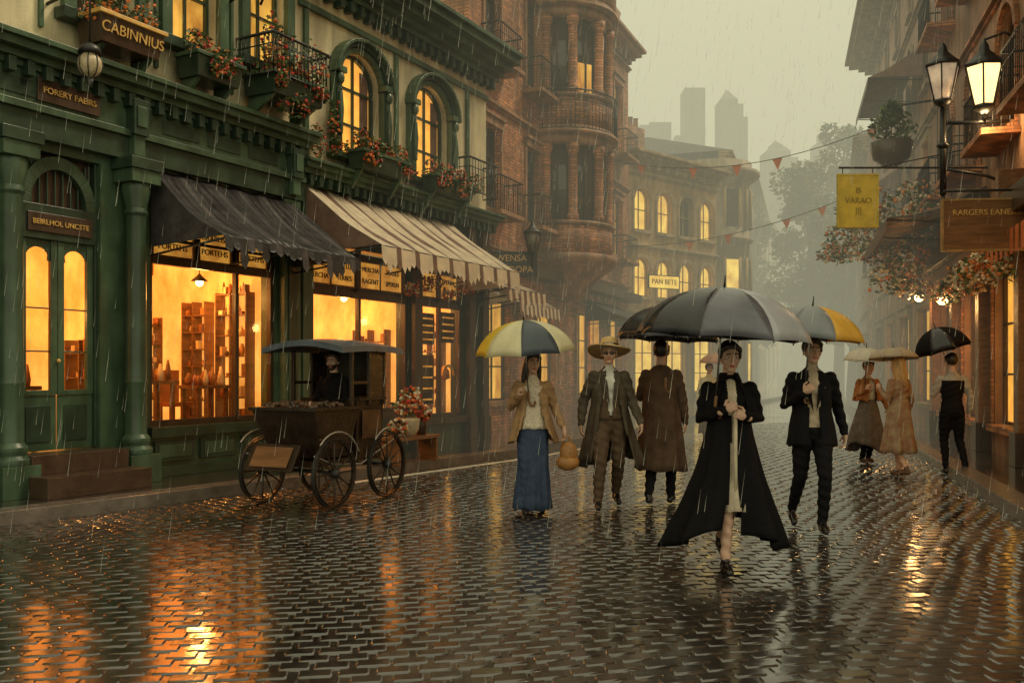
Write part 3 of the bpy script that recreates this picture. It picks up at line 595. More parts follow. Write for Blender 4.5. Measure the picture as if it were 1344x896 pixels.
for x in(0.1,2.7,5.3,8.1,10.8,13.2): g.box(x,x+.3,-.2,-.003,0,3.3,WOOD);g.box(x-.04,x+.34,-.25,-.003,0,.5,DWOOD);g.box(x+.05,x+.25,-.45,-.003,3.901,4.3,WOOD)
g.obj('shopfront_timber',r2,.008)
awning('shop_awning',1.0,5.5,4.6,4.1,1.6,[CB,CD2],r2,.3)
awning('shop_awning',9.5,13.5,9.6,8.9,1.3,[CD2,CB],r1,.3);awning('shop_awning',4,8.5,7.6,7.0,1.3,[CD2,CB],r1,.3)
building('townhouse',(24.5,66),(15,38.5),11,9,STONEB,TAN2,[(0,4,8,1.8,.6,2.8,False,False),(4.2,7.5,9,1,5,7,False,False),(7.6,10.8,9,1,8.4,10.2,False,False)],DWOOD,.2)
PEN=mat('orange_pennant',(.6,.15,.04),.6,.25,6)
g=G()
for i in range(14): x=6+i*.3;g.add([(x,-.5,3.3),(x+.18,-.5,3.3),(x+.17,-.5,2.95),(x+.01,-.5,2.95)],[(0,1,2,3)],PEN)
g.obj('hanging_pennants',r2,solid=.004)
FR=[LEAF,LEAF2,LEAF3,LEAF,ORA,WHT,WOOD,WHT]
foliage('hanging_garden',None,[(8.5+U(-.8,.9),20.5+U(-1.6,1.6),4.3+U(-.9,1.1),U(.25,.5),.4,U(.2,.4)) for i in range(26)],150,.075,FR)
foliage('hanging_garden',None,[(7.0+.298*i*.35+U(-.1,.3),13.3+i*.35,3.0+U(-.1,.25),.25,.3,.16) for i in range(16)],120,.05,FR)
foliage('hanging_garden',None,[(7.35+.298*(y-13),y,4.0+U(-.3,.4),.22,.35,.25) for y in(13,13.8,14.8,16,17.2,18)],140,.05,FR)
e=empty('hanging_basket');g=G();g.lathe(8.3,20,[(.1,5.95),(.38,6.15),(.45,6.5)],DWOOD,14);g.tube([(8.3,20,6.5),(8.3,20,7.3)],.012,IRON,5);g.tube([(8.3,20,7.3),(9.8,20,7.5)],.03,IRON,6);g.obj('basket',e);foliage('plant',e,[(8.3,20,6.8,.45,.45,.35),(8.3,20,7.15,.2,.2,.25)],260,.09,[LEAF,LEAF2,LEAF3])
e=empty('street_lamp');g=G();lantern(g,(6.6,14,5.95),1.0,MILK);lantern(g,(7.13,13.8,5.85),1.12,LIT)
g.tube([(6.6,14,4.2),(6.6,14,5.52)],.05,IRON,8);g.tube([(6.6,14,4.2),(6.6,14,4.0)],.03,IRON,8);g.lathe(6.6,14,[(.05,4.9),(.1,4.95),(.05,5)],IRON,10)
g.tube([(6.6,14,4.6),(7.3,14.05,4.5),(7.9,14.1,4.3)],.025,IRON,6);g.tube([(6.6,14,5.3),(7.13,13.8,5.25),(7.85,14,5.35)],.03,IRON,6);g.tube([(7.13,13.8,5.25),(7.13,13.8,5.4)],.03,IRON,6);g.tube([(7.13,13.8,6.5),(7.5,13.9,6.65),(7.9,14,6.5)],.02,IRON,6)
g.obj('lanterns',e);lamp('bulb',(7.13,13.8,5.3),60,e,(1,.65,.3),.15)
for p in((8.1,17.2,2.85),(9.35,21,3.2)):
    e=empty('wall_lamp');g=G();g.ball(p,.1,GLOBE);g.lathe(p[0],p[1],[(.14,p[2]+.05),(.05,p[2]+.16),(.02,p[2]+.3)],IRON);g.tube([(p[0],p[1],p[2]+.3),(p[0]+.6,p[1],p[2]+.35)],.015,IRON,5);g.obj('shade',e);lamp('bulb',(p[0]-.15,p[1]-.1,p[2]-.15),30,e,(1,.5,.16),.1)
YB=mat('yellow_banner',(.75,.6,.08),.55,.2,4,.3,12,trans=.3);YT=mat('olive_ink',(.3,.22,.03),.6,.1)
e=sign('hanging_banner',(6.05,16,4.48),.66,.88,0,YB,['','IS','VARAO','|||',''],YT,.14,frame=YB,arm=2.3)
sign('hanging_shop_sign',(6.5,12.5,3.5),1.15,.66,-.12,WOOD,['RARGERS EANERSE',''],GOLD,.11,frame=mat('gilt_frame',(.35,.2,.07),.4,.3,8),arm=.95)
sign('hanging_sign',(12.3,26,5.0),.9,.5,0,DWOOD,['FASTINE'],GOLD,.2,arm=1)
def bunting(a,b,sag,ts,sz):
    e=empty('bunting');g=G();a=Vector(a);b=Vector(b);f=lambda t:a+(b-a)*t-Vector((0,0,sag*4*t*(1-t)))
    g.tube([f(i/20) for i in range(21)],.012,IRON,5)
    for t in ts:
        p=f(t);q=f(min(1,t+sz/(b-a).length));m=(p+q)/2-Vector((0,.05,sz*1.15));g.add([p,q,m],[(0,1,2)],PEN)
    g.obj('pennants',e,solid=.004)
bunting((3.2,29,8.2),(10.2,24,8.2),.7,(.1,.3,.46,.6,.9),.3)
bunting((3.6,30,5.6),(11.5,28,7.4),.5,(.25,.4,.62,.75,.9),.28)
BARK=mat('bark',(.06,.045,.03),.7,.3,8,.5,20)
for x,y,h in((19,58,15),(22.5,63,18.5),(16.8,64,13),(20.5,55,12)):
    e=empty('tree',(x,y,0));g=G();g.tube([(0,0,0),(.1,0,h*.25),(-.1,.1,h*.5),(0,0,h*.8)],[.4,.3,.2,.06],BARK,10);bl=[]
    for i in range(26):
        a=U(0,2*pi);rr=U(.6,2.6);z=h*U(.3,.97);rr*=1-.5*abs(z/h-.6);p=(rr*math.cos(a),rr*math.sin(a),z);g.tube([(0,0,z*.75),(p[0]*.5,p[1]*.5,z*.9),p],[.1,.06,.02],BARK,5);bl.append((*p,U(.6,1.2),U(.6,1.2),U(.5,1.1)))
    g.obj('trunk',e);foliage('crown',e,bl,230,.22,[LEAF,LEAF2,LEAF3])
# hill + skyline
HL=mat('hill_scrub',(.05,.055,.035),.8,.4,.1);CT=mat('distant_masonry',(.12,.1,.08),.8,.3,.2)
def ridge(x): return 31+2.2*math.sin(x*.13)+1.2*math.sin(x*.37)-abs(x-40)*.06
V=[];F=[];nx=90
for j in range(9):
    for i in range(nx):
        x=-70+i*2.5;f=j/8;z=ridge(x)*(math.sin(f*pi/2)**1.3)+noise.noise((x*.15,j,0))*1.5*f;V.append((x,88+j*4,z*.86-.5*(j==0)))
for j in range(8):
    for i in range(nx-1): k=j*nx+i;F.append((k,k+1,k+nx+1,k+nx))
me=bpy.data.meshes.new('hill');me.from_pydata(V,[],F);me.materials.append(HL);link(bpy.data.objects.new('hill',me))
g=G();x=-40
while x<85:
    wd=U(1.2,3.0);h=U(.8,3.2)
    for (pa,pb,hh) in((20,22,9),(24,27.5,8.4),(15,18,5),(30,33,4.5),(36,38,4)):
        if pa<x<pb: h=hh
    z=ridge(x)*.84-2;yy=U(108,114);g.box(x,x+wd,yy,yy+3,z,z+2+h,CT)
    if R()<.5: g.box(x+wd*.25,x+wd*.7,yy+.3,yy+2,z+2+h,z+2.8+h+U(0,1),CT)
    if R()<.25: g.add([(x,yy,z+2+h),(x+wd,yy,z+2+h),(x+wd/2,yy+1.5,z+3.6+h)],[(0,1,2)],CT)
    x+=wd*U(.7,1.3)
g.obj('distant_city_skyline')
bl=[]
for i in range(70):
    x=U(-10,80);bl.append((x,U(104,110),ridge(x)*.83-U(-.5,4),U(1.2,2.6),1.5,U(1,1.9)))
foliage('distant_trees',None,bl,70,.55,[LEAF2,LEAF])
# rain
RN=mat('rain_water',(.7,.67,.58),.2,.05,4);g=G()
for i in range(4600):
    y=4.5+20*R()**.75;x=U(-.6,.62)*y;z=U(.2,.55*y+1.5);l=U(.1,.26);r_=.0005+.00007*y
    g.add([(x-r_,y,z),(x+r_,y,z),(x,y+r_,z),(x+l*.13,y,z+l)],[(0,1,3),(1,2,3),(2,0,3)],RN)
g.obj('rain')
# =================== PEOPLE
SKIN=mat('skin',(.62,.38,.27),.5,.08,12);LIP=mat('lips',(.45,.13,.1),.4,.1);EYEW=mat('eye_white',(.7,.68,.64),.2,.05);EYED=mat('iris',(.03,.02,.015),.1,.05)
HAIRD=mat('dark_hair',(.025,.015,.01),.4,.4,30,st=(1,1,.2));HAIRB=mat('blonde_hair',(.5,.3,.12),.4,.35,30,st=(1,1,.2));HAIRG=mat('grey_hair',(.35,.28,.2),.5,.3,30)
def cloth(n,c,**k):
    k.setdefault('spec',.12);k.setdefault('bump',.4);k.setdefault('bs',22);return mat(n,c,.8,.3,9,**k)
BLK=cloth('black_wool',(.008,.007,.008));SUIT=cloth('black_suit',(.01,.009,.011));SHOE=mat('black_leather',(.012,.01,.01),.2,.2)
def remesh(g,vox,sm=3):
    me=g.mesh('tmp');o=bpy.data.objects.new('tmp',me);link(o)
    a=o.modifiers.new('r','REMESH');a.mode='VOXEL';a.voxel_size=vox
    b=o.modifiers.new('s','SMOOTH');b.factor=.5;b.iterations=sm
    dg=bpy.context.evaluated_depsgraph_get();out=bpy.data.meshes.new_from_object(o.evaluated_get(dg));bpy.data.objects.remove(o)
    out.materials.clear();out.polygons.foreach_set('use_smooth',[True]*len(out.polygons));return out
def segd(p,a,b):
    ab=b-a;t=max(0,min(1,(p-a).dot(ab)/max(1e-9,ab.length_squared)));return (p-a-ab*t).length,t
def hand(parent,wr,d,n,curl,ml=1,m=None,vox=.0042,name='hand'):
    wr=Vector(wr);d=Vector(d).normalized();n=Vector(n);n=(n-d*n.dot(d)).normalized();l=d.cross(n)*ml;g=G()
    M=Matrix((d,l,n)).transposed()
    g.ball(wr+d*.05,(.05,.041,.017),SKIN,12,M);g.tube([wr-d*.03,wr+d*.03],[.026,.026],SKIN,10,True)
    for off,ln in((.03,.074),(.01,.082),(-.01,.077),(-.029,.06)):
        p=wr+d*.08+l*off;pts=[wr+d*.05+l*off*.8,p];a=0
        for s_ in(.42,.32,.26):
            a+=curl;p=p+(d*math.cos(a)+n*math.sin(a))*ln*s_*1.05;pts.append(p)
        g.tube(pts,[.009,.0098,.0092,.0085,.0072],SKIN,8,True)
    p=wr+d*.025+l*.03;q=p+(d*.6+l*.7+n*.25).normalized()*.04;s2=q+(d*.75+l*.15+n*(.3+curl*.5)).normalized()*.034
    g.tube([wr+d*.02+l*.015,p,q,s2],[.013,.013,.011,.009],SKIN,8,True)
    me=remesh(g,vox,1);me.materials.append(m or SKIN);o=bpy.data.objects.new(name,me);link(o,parent)
def head(parent,c,yaw=0,tilt=0,hair='short',hm=HAIRD,hat=None,glasses=False,beard=None,roll=0):
    g=G();g.ball((0,.012,.022),(.074,.094,.1),SKIN,18);g.ball((0,-.028,-.03),(.06,.066,.082),SKIN,16);g.ball((0,-.058,-.088),(.034,.034,.027),SKIN,12)
    g.tube([(0,-.09,.02),(0,-.105,-.005),(0,-.115,-.024)],[.008,.01,.013],SKIN,8,True);g.ball((-.009,-.103,-.028),.009,SKIN,8);g.ball((.009,-.103,-.028),.009,SKIN,8)
    g.tube([(-.042,-.076,.03),(0,-.092,.027),(.042,-.076,.03)],[.01,.012,.01],SKIN,8,True)
    g.ball((0,-.09,-.052),(.024,.012,.007),SKIN,10);g.ball((0,-.087,-.063),(.02,.012,.008),SKIN,10)
    for s_ in(-1,1): g.ball((s_*.075,.008,-.008),(.011,.02,.031),SKIN,10);g.ball((s_*.04,-.065,-.025),(.024,.025,.022),SKIN,10)
    me=remesh(g,.0055,2);me.materials.append(SKIN);me.materials.append(LIP);me.materials.append(beard or SKIN)
    for p in me.polygons:
        q=p.center
        if abs(q.x)<.024 and -.071<q.z<-.046 and q.y<-.088: p.material_index=1
        elif beard and q.z<-.035 and q.y<.01: p.material_index=2
    e=bpy.data.objects.new('head_pivot',None);link(e,parent);e.location=c;e.rotation_euler=(tilt,roll,yaw)
    link(bpy.data.objects.new('head',me),e);k=G()
    for s_ in(-1,1):
        k.ball((s_*.031,-.079,.008),(.014,.011,.009),EYEW,10);k.ball((s_*.031,-.087,.008),(.006,.005,.006),EYED,8)
        k.tube([(s_*.016,-.099,.03),(s_*.032,-.097,.036),(s_*.048,-.085,.03)],.004,hm,6)
        if glasses: k.ball((s_*.031,-.1,.004),(.023,.006,.017),EYED,12)
    if glasses: k.tube([(-.078,0,.01),(-.055,-.092,.01),(0,-.112,.01),(.055,-.092,.01),(.078,0,.01)],.003,EYED,6)
    k.obj('eyes',e)
    h=G();h.ball((0,.03,.04),(.085,.096,.1),hm,20);h.tube([(-.07,-.035,.06),(-.03,-.07,.093),(.03,-.07,.093),(.07,-.035,.06)],[.02,.022,.022,.02],hm,8,True)
    for s_ in(-1,1): h.tube([(s_*.07,-.03,.06),(s_*.078,-.02,.0)],[.018,.01],hm,8,True)
    if hair=='long':
        for i in range(16):
            a=-.35+(pi+.7)*i/15;x,y=math.cos(a)*.08,.02+math.sin(a)*.085;h.tube([(x*.9,y,.05),(x*1.08,y+.01,-.06),(x*1.15,y+.02,-.15),(x*1.2,y+.02,-.26+U(-.04,.03))],[.02,.024,.022,.01],hm,6,True)
    if hair=='bun': h.ball((0,.125,.02),.045,hm,10)
    for i,v in enumerate(h.v):
        nn=noise.noise(Vector(v)*45)*.004;h.v[i]=(v[0]+nn,v[1]+nn,v[2]+nn)
    h.obj('hair',e)
    if hat:
        q=G();W_=.235 if hat[1]=='straw' else .15;rg=[]
        for r_,z in((.001,.185),(.05,.183),(.085,.165),(.096,.12),(.1,.07),(.13,.066),(W_*.8,.055),(W_,.035),(W_*.98,.028),(.12,.055),(.092,.05)):
            rg.append([(r_*math.cos(2*pi*j/28),.015+r_*math.sin(2*pi*j/28),z+(.02*math.sin(4*pi*j/28+.6)*(r_/W_)**2 if r_>.11 else 0)) for j in range(28)])
        q.loft(rg,hat[0],False);q.lathe(0,.015,[(.1,.065),(.102,.09),(.1,.1)],DWOOD,28,cap=False);o=q.obj('hat',e);o.rotation_euler[0]=-.3
BASE=dict(sa=(-.165,0,1.405),sb=(.165,0,1.405),ea=(-.235,.03,1.13),eb=(.235,.03,1.13),wa=(-.25,-.06,.89),wb=(.25,-.06,.89),ha=(-.085,0,.92),hb=(.085,0,.92),ka=(-.09,-.02,.5),kb=(.09,-.02,.5),aa=(-.09,.03,.09),ab=(.09,.03,.09),ta=(-.1,-.13,.035),tb=(.1,-.13,.035))
def person(name,loc,rz,H,J,mf,mats,bulk=1,leg=1,hands=True,arm=1,vox=.013,**hk):
    s_=H/1.75;e=empty(name,loc,rz,s_);j={k:Vector(v) for k,v in {**BASE,**J}.items()};g=G();segs=[];X=BLK
    n=20;pr=[(.84,.13,.1,0),(.9,.16,.118,.01),(.97,.168,.122,.012),(1.08,.142,.105,0),(1.18,.15,.11,0),(1.3,.172,.12,0),(1.38,.17,.11,.01),(1.43,.13,.09,.015),(1.49,.065,.06,.015)]
    g.loft([[(rx*bulk*math.cos(2*pi*i/n),cy+ry*bulk*math.sin(2*pi*i/n),z) for i in range(n)] for z,rx,ry,cy in pr],X)
    def limb(lab,ps,rs):
        g.tube(ps,rs,X,12,True)
        for a,b,ra,rb in zip(ps,ps[1:],rs,rs[1:]): segs.append((lab,Vector(a),Vector(b),ra,rb))
    limb('neck',[Vector((0,.01,1.44)),Vector((0,-.005,1.58))],[.056,.05])
    segs.append(('torso',Vector((0,0,.95)),Vector((0,0,1.36)),.15,.16))
    for k in 'ab':
        limb('leg',[j['h'+k],(j['h'+k]*.5+j['k'+k]*.5),j['k'+k],j['k'+k]*.6+j['a'+k]*.4,j['a'+k]],[.095*leg,.086*leg,.064*leg,.06*leg,.045*leg])
        hl=j['a'+k]+(j['a'+k]-j['t'+k]).normalized()*.04;hl.z=max(j['t'+k].z+.005,j['a'+k].z-.06);limb('shoe',[hl,(j['a'+k]+j['t'+k])*.5-Vector((0,0,.01)),j['t'+k]],[.036,.042,.032]);limb('shoe',[j['a'+k],hl],[.04,.036])
        limb('arm',[j['s'+k],(j['s'+k]+j['e'+k])/2,j['e'+k],(j['e'+k]+j['w'+k])/2,j['w'+k]],[.057*arm,.056*arm,.05*arm,.046*arm,.036*arm])
    me=remesh(g,vox,5)
    for m in mats: me.materials.append(m)
    for p in me.polygons:
        c=p.center;best=9;lb='torso'
        for lab,a,b,ra,rb in segs:
            dd,t=segd(c,a,b);dd-=ra+(rb-ra)*t
            if dd<best: best=dd;lb=lab
        p.material_index=mf(lb,c)
    # cloth wrinkles
    for v in me.vertices:
        c=v.co
        if c.z<1.42: v.co+=v.normal*(.004*math.sin(c.z*70+c.x*30)+.006*noise.noise(c*16))
    o=bpy.data.objects.new('body',me);link(o,e)
    head(e,(0,-.02,1.645),**hk)
    return e,j
def garment(parent,name,rings,m,amp_n=9,open_=0,ph=0,solid=.012,n=72,hem=0,side=0,sub=5,front=-pi/2):
    g=G();R_=[]
    for a,b in zip(rings,rings[1:]):
        for k in range(sub):
            f=k/sub;R_.append([a[i]+(b[i]-a[i])*f for i in range(6)])
    R_.append(list(rings[-1]));V=[];F=[]
    z0,z1=rings[0][0],rings[-1][0]
    for z,cx,cy,rx,ry,am in R_:
        t=(z0-z)/(z0-z1)
        for i in range(n):
            a=2*pi*i/n;q=1+am*math.sin(amp_n*a+ph+1.2*math.sin(2*a+ph)+t*.8)+am*.5*math.sin((amp_n*2+1)*a+ph*2)+.008*math.sin(z*23+3*a+ph)+.03*noise.noise((math.cos(a)*2+ph,math.sin(a)*2,z*6))
            V.append((cx+rx*q*math.cos(a),cy+ry*q*math.sin(a),z+t*t*hem*math.sin(a*2+side)+t*am*.12*math.sin(amp_n*a+ph)))
    for r in range(len(R_)-1):
        t=(r+.5)/(len(R_)-1)
        for i in range(n):
            a=2*pi*(i+.5)/n;dlt=abs((a-front+pi)%(2*pi)-pi);w_=open_[0]+(open_[1]-open_[0])*t if open_ else -1
            if dlt<w_: continue
            k=(i+1)%n;F.append((r*n+i,r*n+k,(r+1)*n+k,(r+1)*n+i))
    g.add(V,F,m,True);return g.obj(name,parent,solid=solid)
def lapels(parent,m,z0=1.47,z1=1.1,y=-.125,w_=.05):
    g=G()
    for s_ in(-1,1):
        g.add([(s_*.045,y+.07,z0),(s_*.095,y+.045,z0-.03),(s_*.1,y+.005,z0-.13),(s_*.012,y-.012,z1),(s_*.03,y-.004,(z0+z1)/2)],[(0,1,2,3,4)],m)
    g.obj('lapels',parent,solid=.01)
STEEL=mat('steel_rib',(.25,.25,.25),.3,.1,metal=1)
def umbrella(name,apex,R_,dep,cols,low,tilt=(0,0),rz=0,shaft=.85,under=None):
    e=empty(name,apex,rz);e.rotation_euler=(tilt[0],tilt[1],rz);g=G();S=6;T=8
    f=lambda t:(R_*math.sin(t*1.35)/math.sin(1.35),-dep*(1-math.cos(t*1.35))/(1-math.cos(1.35)))
    for p in range(8):
        vs=[];fs=[]
        for ti in range(T+1):
            t=ti/T;r,z=f(t)
            for si in range(S+1):
                u=si/S;a=2*pi*(p+u)/8;sg=math.sin(pi*u);rr=r*(1-.085*sg*t);vs.append((rr*math.cos(a),rr*math.sin(a),z+dep*.07*sg*t**2-.012*sg*t))
        for ti in range(T):
            for si in range(S): k=ti*(S+1)+si;fs.append((k,k+1,k+S+2,k+S+1))
        g.add(vs,fs,cols[p%len(cols)],True)
    g.obj('canopy',e,solid=.002)
    k=G()
    for p in range(8):
        a=2*pi*p/8;pts=[(f(t/6)[0]*math.cos(a)*.99,f(t/6)[0]*math.sin(a)*.99,f(t/6)[1]-.008) for t in range(7)];k.tube(pts,.0035,STEEL,5)
        q=pts[3];k.tube([(0,0,-dep*.75-.1),q],.003,STEEL,5);k.ball(pts[6],.008,STEEL,6)
    k.tube([(0,0,.001),(0,0,.09)],[.009,.004],IRON,8);k.tube([(0,0,0),(0,0,-shaft)],.007,STEEL,8)
    k.tube([(0,0,-shaft),(0,0,-shaft-.1),(.02,0,-shaft-.15),(.05,0,-shaft-.15),(.065,0,-shaft-.11)],.013,WOOD,8,True);k.obj('frame',e)
CRM=cloth('cream_cloth',(.6,.5,.38))
e,j=person('woman',(1.65,6.95,0),0,1.7,dict(ea=(-.22,.02,1.17),eb=(.23,.02,1.17),wa=(-.075,-.2,1.25),wb=(.085,-.19,1.2),ka=(-.05,-.16,.51),kb=(.04,.04,.49),aa=(-.075,-.2,.1),ab=(.0,.3,.2),ta=(-.08,-.35,.035),tb=(.01,.2,.05),ha=(-.06,0,.92),hb=(.06,0,.92)),
 lambda l,c:{'neck':1,'leg':1,'shoe':2,'arm':0,'torso':3 if abs(c.x)<.035 and c.y<-.05 else 0}[l],[BLK,SKIN,SHOE,CRM],leg=.82,arm=1.08,hair='bun',tilt=.08)
garment(e,'coat_skirt',[(1.2,0,0,.16,.125,.0),(1.05,0,0,.18,.145,.04),(.75,-.01,0,.255,.22,.09),(.48,-.02,.02,.35,.3,.13),(.25,-.04,.04,.44,.36,.17)],BLK,6,(.05,.2),.7,hem=.09,side=-1.35,n=96)
garment(e,'coat_cape',[(1.45,0,.01,.08,.075,0),(1.42,0,.01,.16,.11,.01),(1.3,0,.01,.22,.135,.03),(1.17,0,.01,.24,.15,.05)],BLK,8,(.5,.55),.2)
garment(e,'dress',[(1.15,0,0,.14,.11,0),(.8,0,-.01,.17,.16,.03),(.48,-.01,-.02,.2,.24,.06)],CRM,8,ph=1)
garment(e,'collar',[(1.53,0,.0,.07,.065,0),(1.46,0,.0,.1,.085,0)],BLK,5,(.4,.6))
g=G();g.tube([(.0,-.2,1.3),(.0,-.22,.5)],[.016,.012],CRM,8);g.tube([(0,-.22,.5),(0,-.22,.43)],[.01,.006],SHOE,8);g.obj('furled_stick',e)
hand(e,(-.085,-.2,1.24),(.75,-.35,.45),(.5,.85,0),1.15,1);hand(e,(.085,-.19,1.19),(-.75,-.35,.3),(-.5,.85,0),1.15,-1)
SIL=mat('silver_umbrella',(.14,.14,.165),.28,.3,3,.15,8,metal=.2);SIL2=mat('dark_umbrella',(.025,.025,.03),.28,.2,3,.15,8)
SILL=mat('sheen_umbrella',(.4,.4,.44),.35,.2,3,.15,8)  # pale panel: bright reflection on dark satin put into the colour
umbrella('umbrella',(1.58,6.8,2.12),.66,.38,[SIL2,SIL2,SIL2,SIL2,SIL2,SIL,SILL,SIL],0,(.06,.05),.35,.82)
TANC=cloth('tan_cardigan',(.38,.23,.12));LACE=mat('lace_top',(.7,.6,.47),.7,.25,40,.5,80,spec=.2);BLUE=cloth('denim_blue',(.05,.07,.125));BAG=mat('leather_bag',(.4,.18,.05),.4,.3,9,.3)
e,j=person('woman',(.22,9.7,0),.05,1.68,dict(ea=(-.24,.03,1.16),wa=(-.17,-.2,1.3),eb=(.25,.06,1.15),wb=(.34,-.06,.92),ka=(-.09,-.14,.5),aa=(-.09,-.14,.09),ta=(-.1,-.3,.035)),
 lambda l,c:{'neck':1,'leg':3,'shoe':2,'arm':0,'torso':4 if abs(c.x)<.045+.06*(1.45-c.z) +.02 and c.y<-.02 else 0}[l],[TANC,SKIN,SHOE,BLUE,LACE],hair='long',yaw=.15,roll=.06)
garment(e,'skirt',[(1.06,0,0,.145,.11,0),(.9,0,0,.172,.135,.02),(.5,0,-.03,.165,.16,.05),(.05,-.01,-.04,.2,.2,.1)],BLUE,7)
garment(e,'cardigan',[(1.33,0,.0,.178,.128,0),(1.15,0,.0,.178,.14,.03),(.92,0,.0,.235,.18,.07),(.82,0,.0,.265,.2,.1)],TANC,6,(.35,.8),hem=-.05,side=1.57)
garment(e,'lace_top',[(1.4,0,0,.13,.112,0),(1.1,0,0,.152,.124,.02),(.93,0,0,.185,.145,.04)],LACE,9)
hand(e,(-.17,-.2,1.3),(.1,-.5,.75),(.9,0,0),1.2,-1);hand(e,(.345,-.07,.91),(.1,-.1,-1),(-1,0,0),.7,1)
g=G();g.ball((.39,-.08,.66),(.1,.08,.13),BAG,16);g.ball((.38,-.08,.56),(.13,.09,.09),BAG,16);g.tube([(.31,-.08,.72),(.34,-.11,.84),(.39,-.1,.85),(.44,-.08,.72)],.012,BAG,6);o=g.obj('bag',e)
UY=mat('yellow_umbrella',(.85,.6,.06),.45,.15,3,trans=.3);UN=mat('slate_navy_umbrella',(.06,.075,.095),.4,.2,3);UC=mat('cream_umbrella',(.85,.78,.52),.45,.15,3,trans=.3)
umbrella('umbrella',(.12,9.5,2.03),.53,.35,[UC,UY,UC,UC,UY,UC,UN,UC],0,(.08,-.06),-.1,.75)
GC=cloth('grey_overcoat',(.1,.078,.058));TR=cloth('brown_trousers',(.11,.07,.045));SHW=cloth('white_shirt',(.7,.67,.6));STRAW=mat('straw',(.6,.4,.17),.7,.3,50,.5,90)
e,j=person('man',(1.06,10,0),0.06,1.8,dict(ka=(-.12,-.18,.51),aa=(-.14,-.14,.1),ta=(-.16,-.31,.05),kb=(.1,.0,.49),ab=(.12,.26,.16),tb=(.13,.13,.04),wa=(-.29,.06,.9),ea=(-.26,.1,1.14),eb=(.25,.02,1.14),wb=(.31,-.16,.92)),
 lambda l,c:{'neck':4 if c.z<1.53 else 1,'leg':3,'shoe':2,'arm':0,'torso':(4 if abs(c.x)<.075 and c.z>1.0 else (3 if abs(c.x)<.07 else 0)) if c.y<-.03 and c.z>.9 else 3}[l],[GC,SKIN,SHOE,TR,SHW],leg=1.1,arm=1.12,hair='short',hm=HAIRG,hat=(STRAW,'straw'),glasses=True,bulk=1.03,yaw=-.2)
garment(e,'overcoat',[(1.46,0,.015,.1,.08,0),(1.41,0,.01,.155,.115,0),(1.3,0,.01,.183,.135,.01),(1.1,0,.01,.19,.15,.03),(.8,.01,.03,.25,.2,.08),(.47,.03,.07,.33,.27,.13)],GC,6,(.3,.75),.5,hem=.05)
garment(e,'waistcoat',[(1.3,0,0,.172,.127,0),(1.1,0,0,.155,.12,0),(.95,0,0,.178,.135,0)],TR,7,(.35,.04),solid=.006);lapels(e,GC,y=-.13)
hand(e,(-.29,.06,.9),(-.05,-.15,-1),(1,0,0),.35,-1);hand(e,(.31,-.16,.92),(.05,-.3,-1),(-1,0,0),.35,1)
BC=cloth('brown_overcoat',(.1,.06,.04))
e,j=person('man',(1.68,10.3,0),pi-.3,1.82,dict(ka=(-.09,-.14,.5),aa=(-.09,-.1,.09),ta=(-.1,-.26,.035),ab=(.1,.22,.14),tb=(.1,.08,.04),eb=(.24,-.05,1.15),wb=(.15,-.24,1.3)),
 lambda l,c:{'neck':1,'leg':2,'shoe':3,'arm':0,'torso':0}[l],[BC,SKIN,SUIT,SHOE],leg=1.05,arm=1.1,bulk=1.08,hair='short')
garment(e,'overcoat',[(1.5,0,.01,.075,.07,0),(1.43,0,.01,.15,.11,0),(1.3,0,.01,.19,.14,.01),(1.0,0,0,.205,.16,.03),(.7,0,0,.24,.19,.06),(.38,0,0,.27,.23,.09)],BC,6,(.03,.1),1)
hand(e,(-.25,-.06,.89),(0,-.1,-1),(1,0,0),.35,-1);hand(e,(.15,-.24,1.3),(-.3,-.5,.7),(-.9,0,0),1.2,1)
umbrella('umbrella',(1.72,10.0,2.22),.58,.38,[SIL2,SIL2,SIL],0,(0,.05),.2,.8)
KNIT=cloth('beige_knit',(.5,.39,.28))
e,j=person('man',(2.82,8.6,0),-.12,1.79,dict(ea=(-.24,.02,1.15),wa=(-.11,-.21,1.27),eb=(.25,.1,1.14),wb=(.31,.08,.9),ka=(-.1,.02,.49),aa=(-.12,.3,.17),ta=(-.13,.17,.04),kb=(.08,-.19,.51),ab=(.06,-.16,.1),tb=(.06,-.33,.045)),
 lambda l,c:{'neck':1,'leg':2,'shoe':3,'arm':0,'torso':(1 if abs(c.x)<.1 and c.y<-.03 and c.z>.95 else (0 if c.z>.86 else 2))}[l],[SUIT,KNIT,SUIT,SHOE],leg=1.0,arm=1.08,bulk=1.03,hair='short',yaw=.12)
garment(e,'jacket',[(1.47,0,.015,.09,.075,0),(1.42,0,.01,.15,.112,0),(1.3,0,.01,.18,.135,.01),(1.1,0,.01,.17,.13,.03),(.95,0,.01,.2,.15,.04),(.78,0,.01,.22,.17,.07)],SUIT,5,(.45,.2),.5);lapels(e,SUIT,y=-.13)
hand(e,(-.11,-.21,1.27),(.55,-.4,.55),(.5,.85,0),1.15,1);hand(e,(.31,.08,.9),(.02,-.1,-1),(-1,0,0),.4,1)
UO=mat('orange_umbrella',(.85,.48,.07),.45,.15,3,trans=.3);UG=mat('slate_umbrella',(.2,.21,.23),.4,.2,3)
umbrella('umbrella',(2.78,8.45,2.1),.5,.31,[UO,UG,UG,UG,UG,UG,UO,UC],0,(.05,.08),.15,.75)
SHAWL=cloth('rust_shawl',(.35,.14,.05));GSK=cloth('grey_skirt',(.15,.12,.1));FLO=cloth('floral_dress',(.55,.42,.26),c2=(.25,.12,.08));WAI=cloth('grey_shirt',(.4,.36,.31));BOOT=mat('brown_boot',(.1,.05,.03),.35,.3)
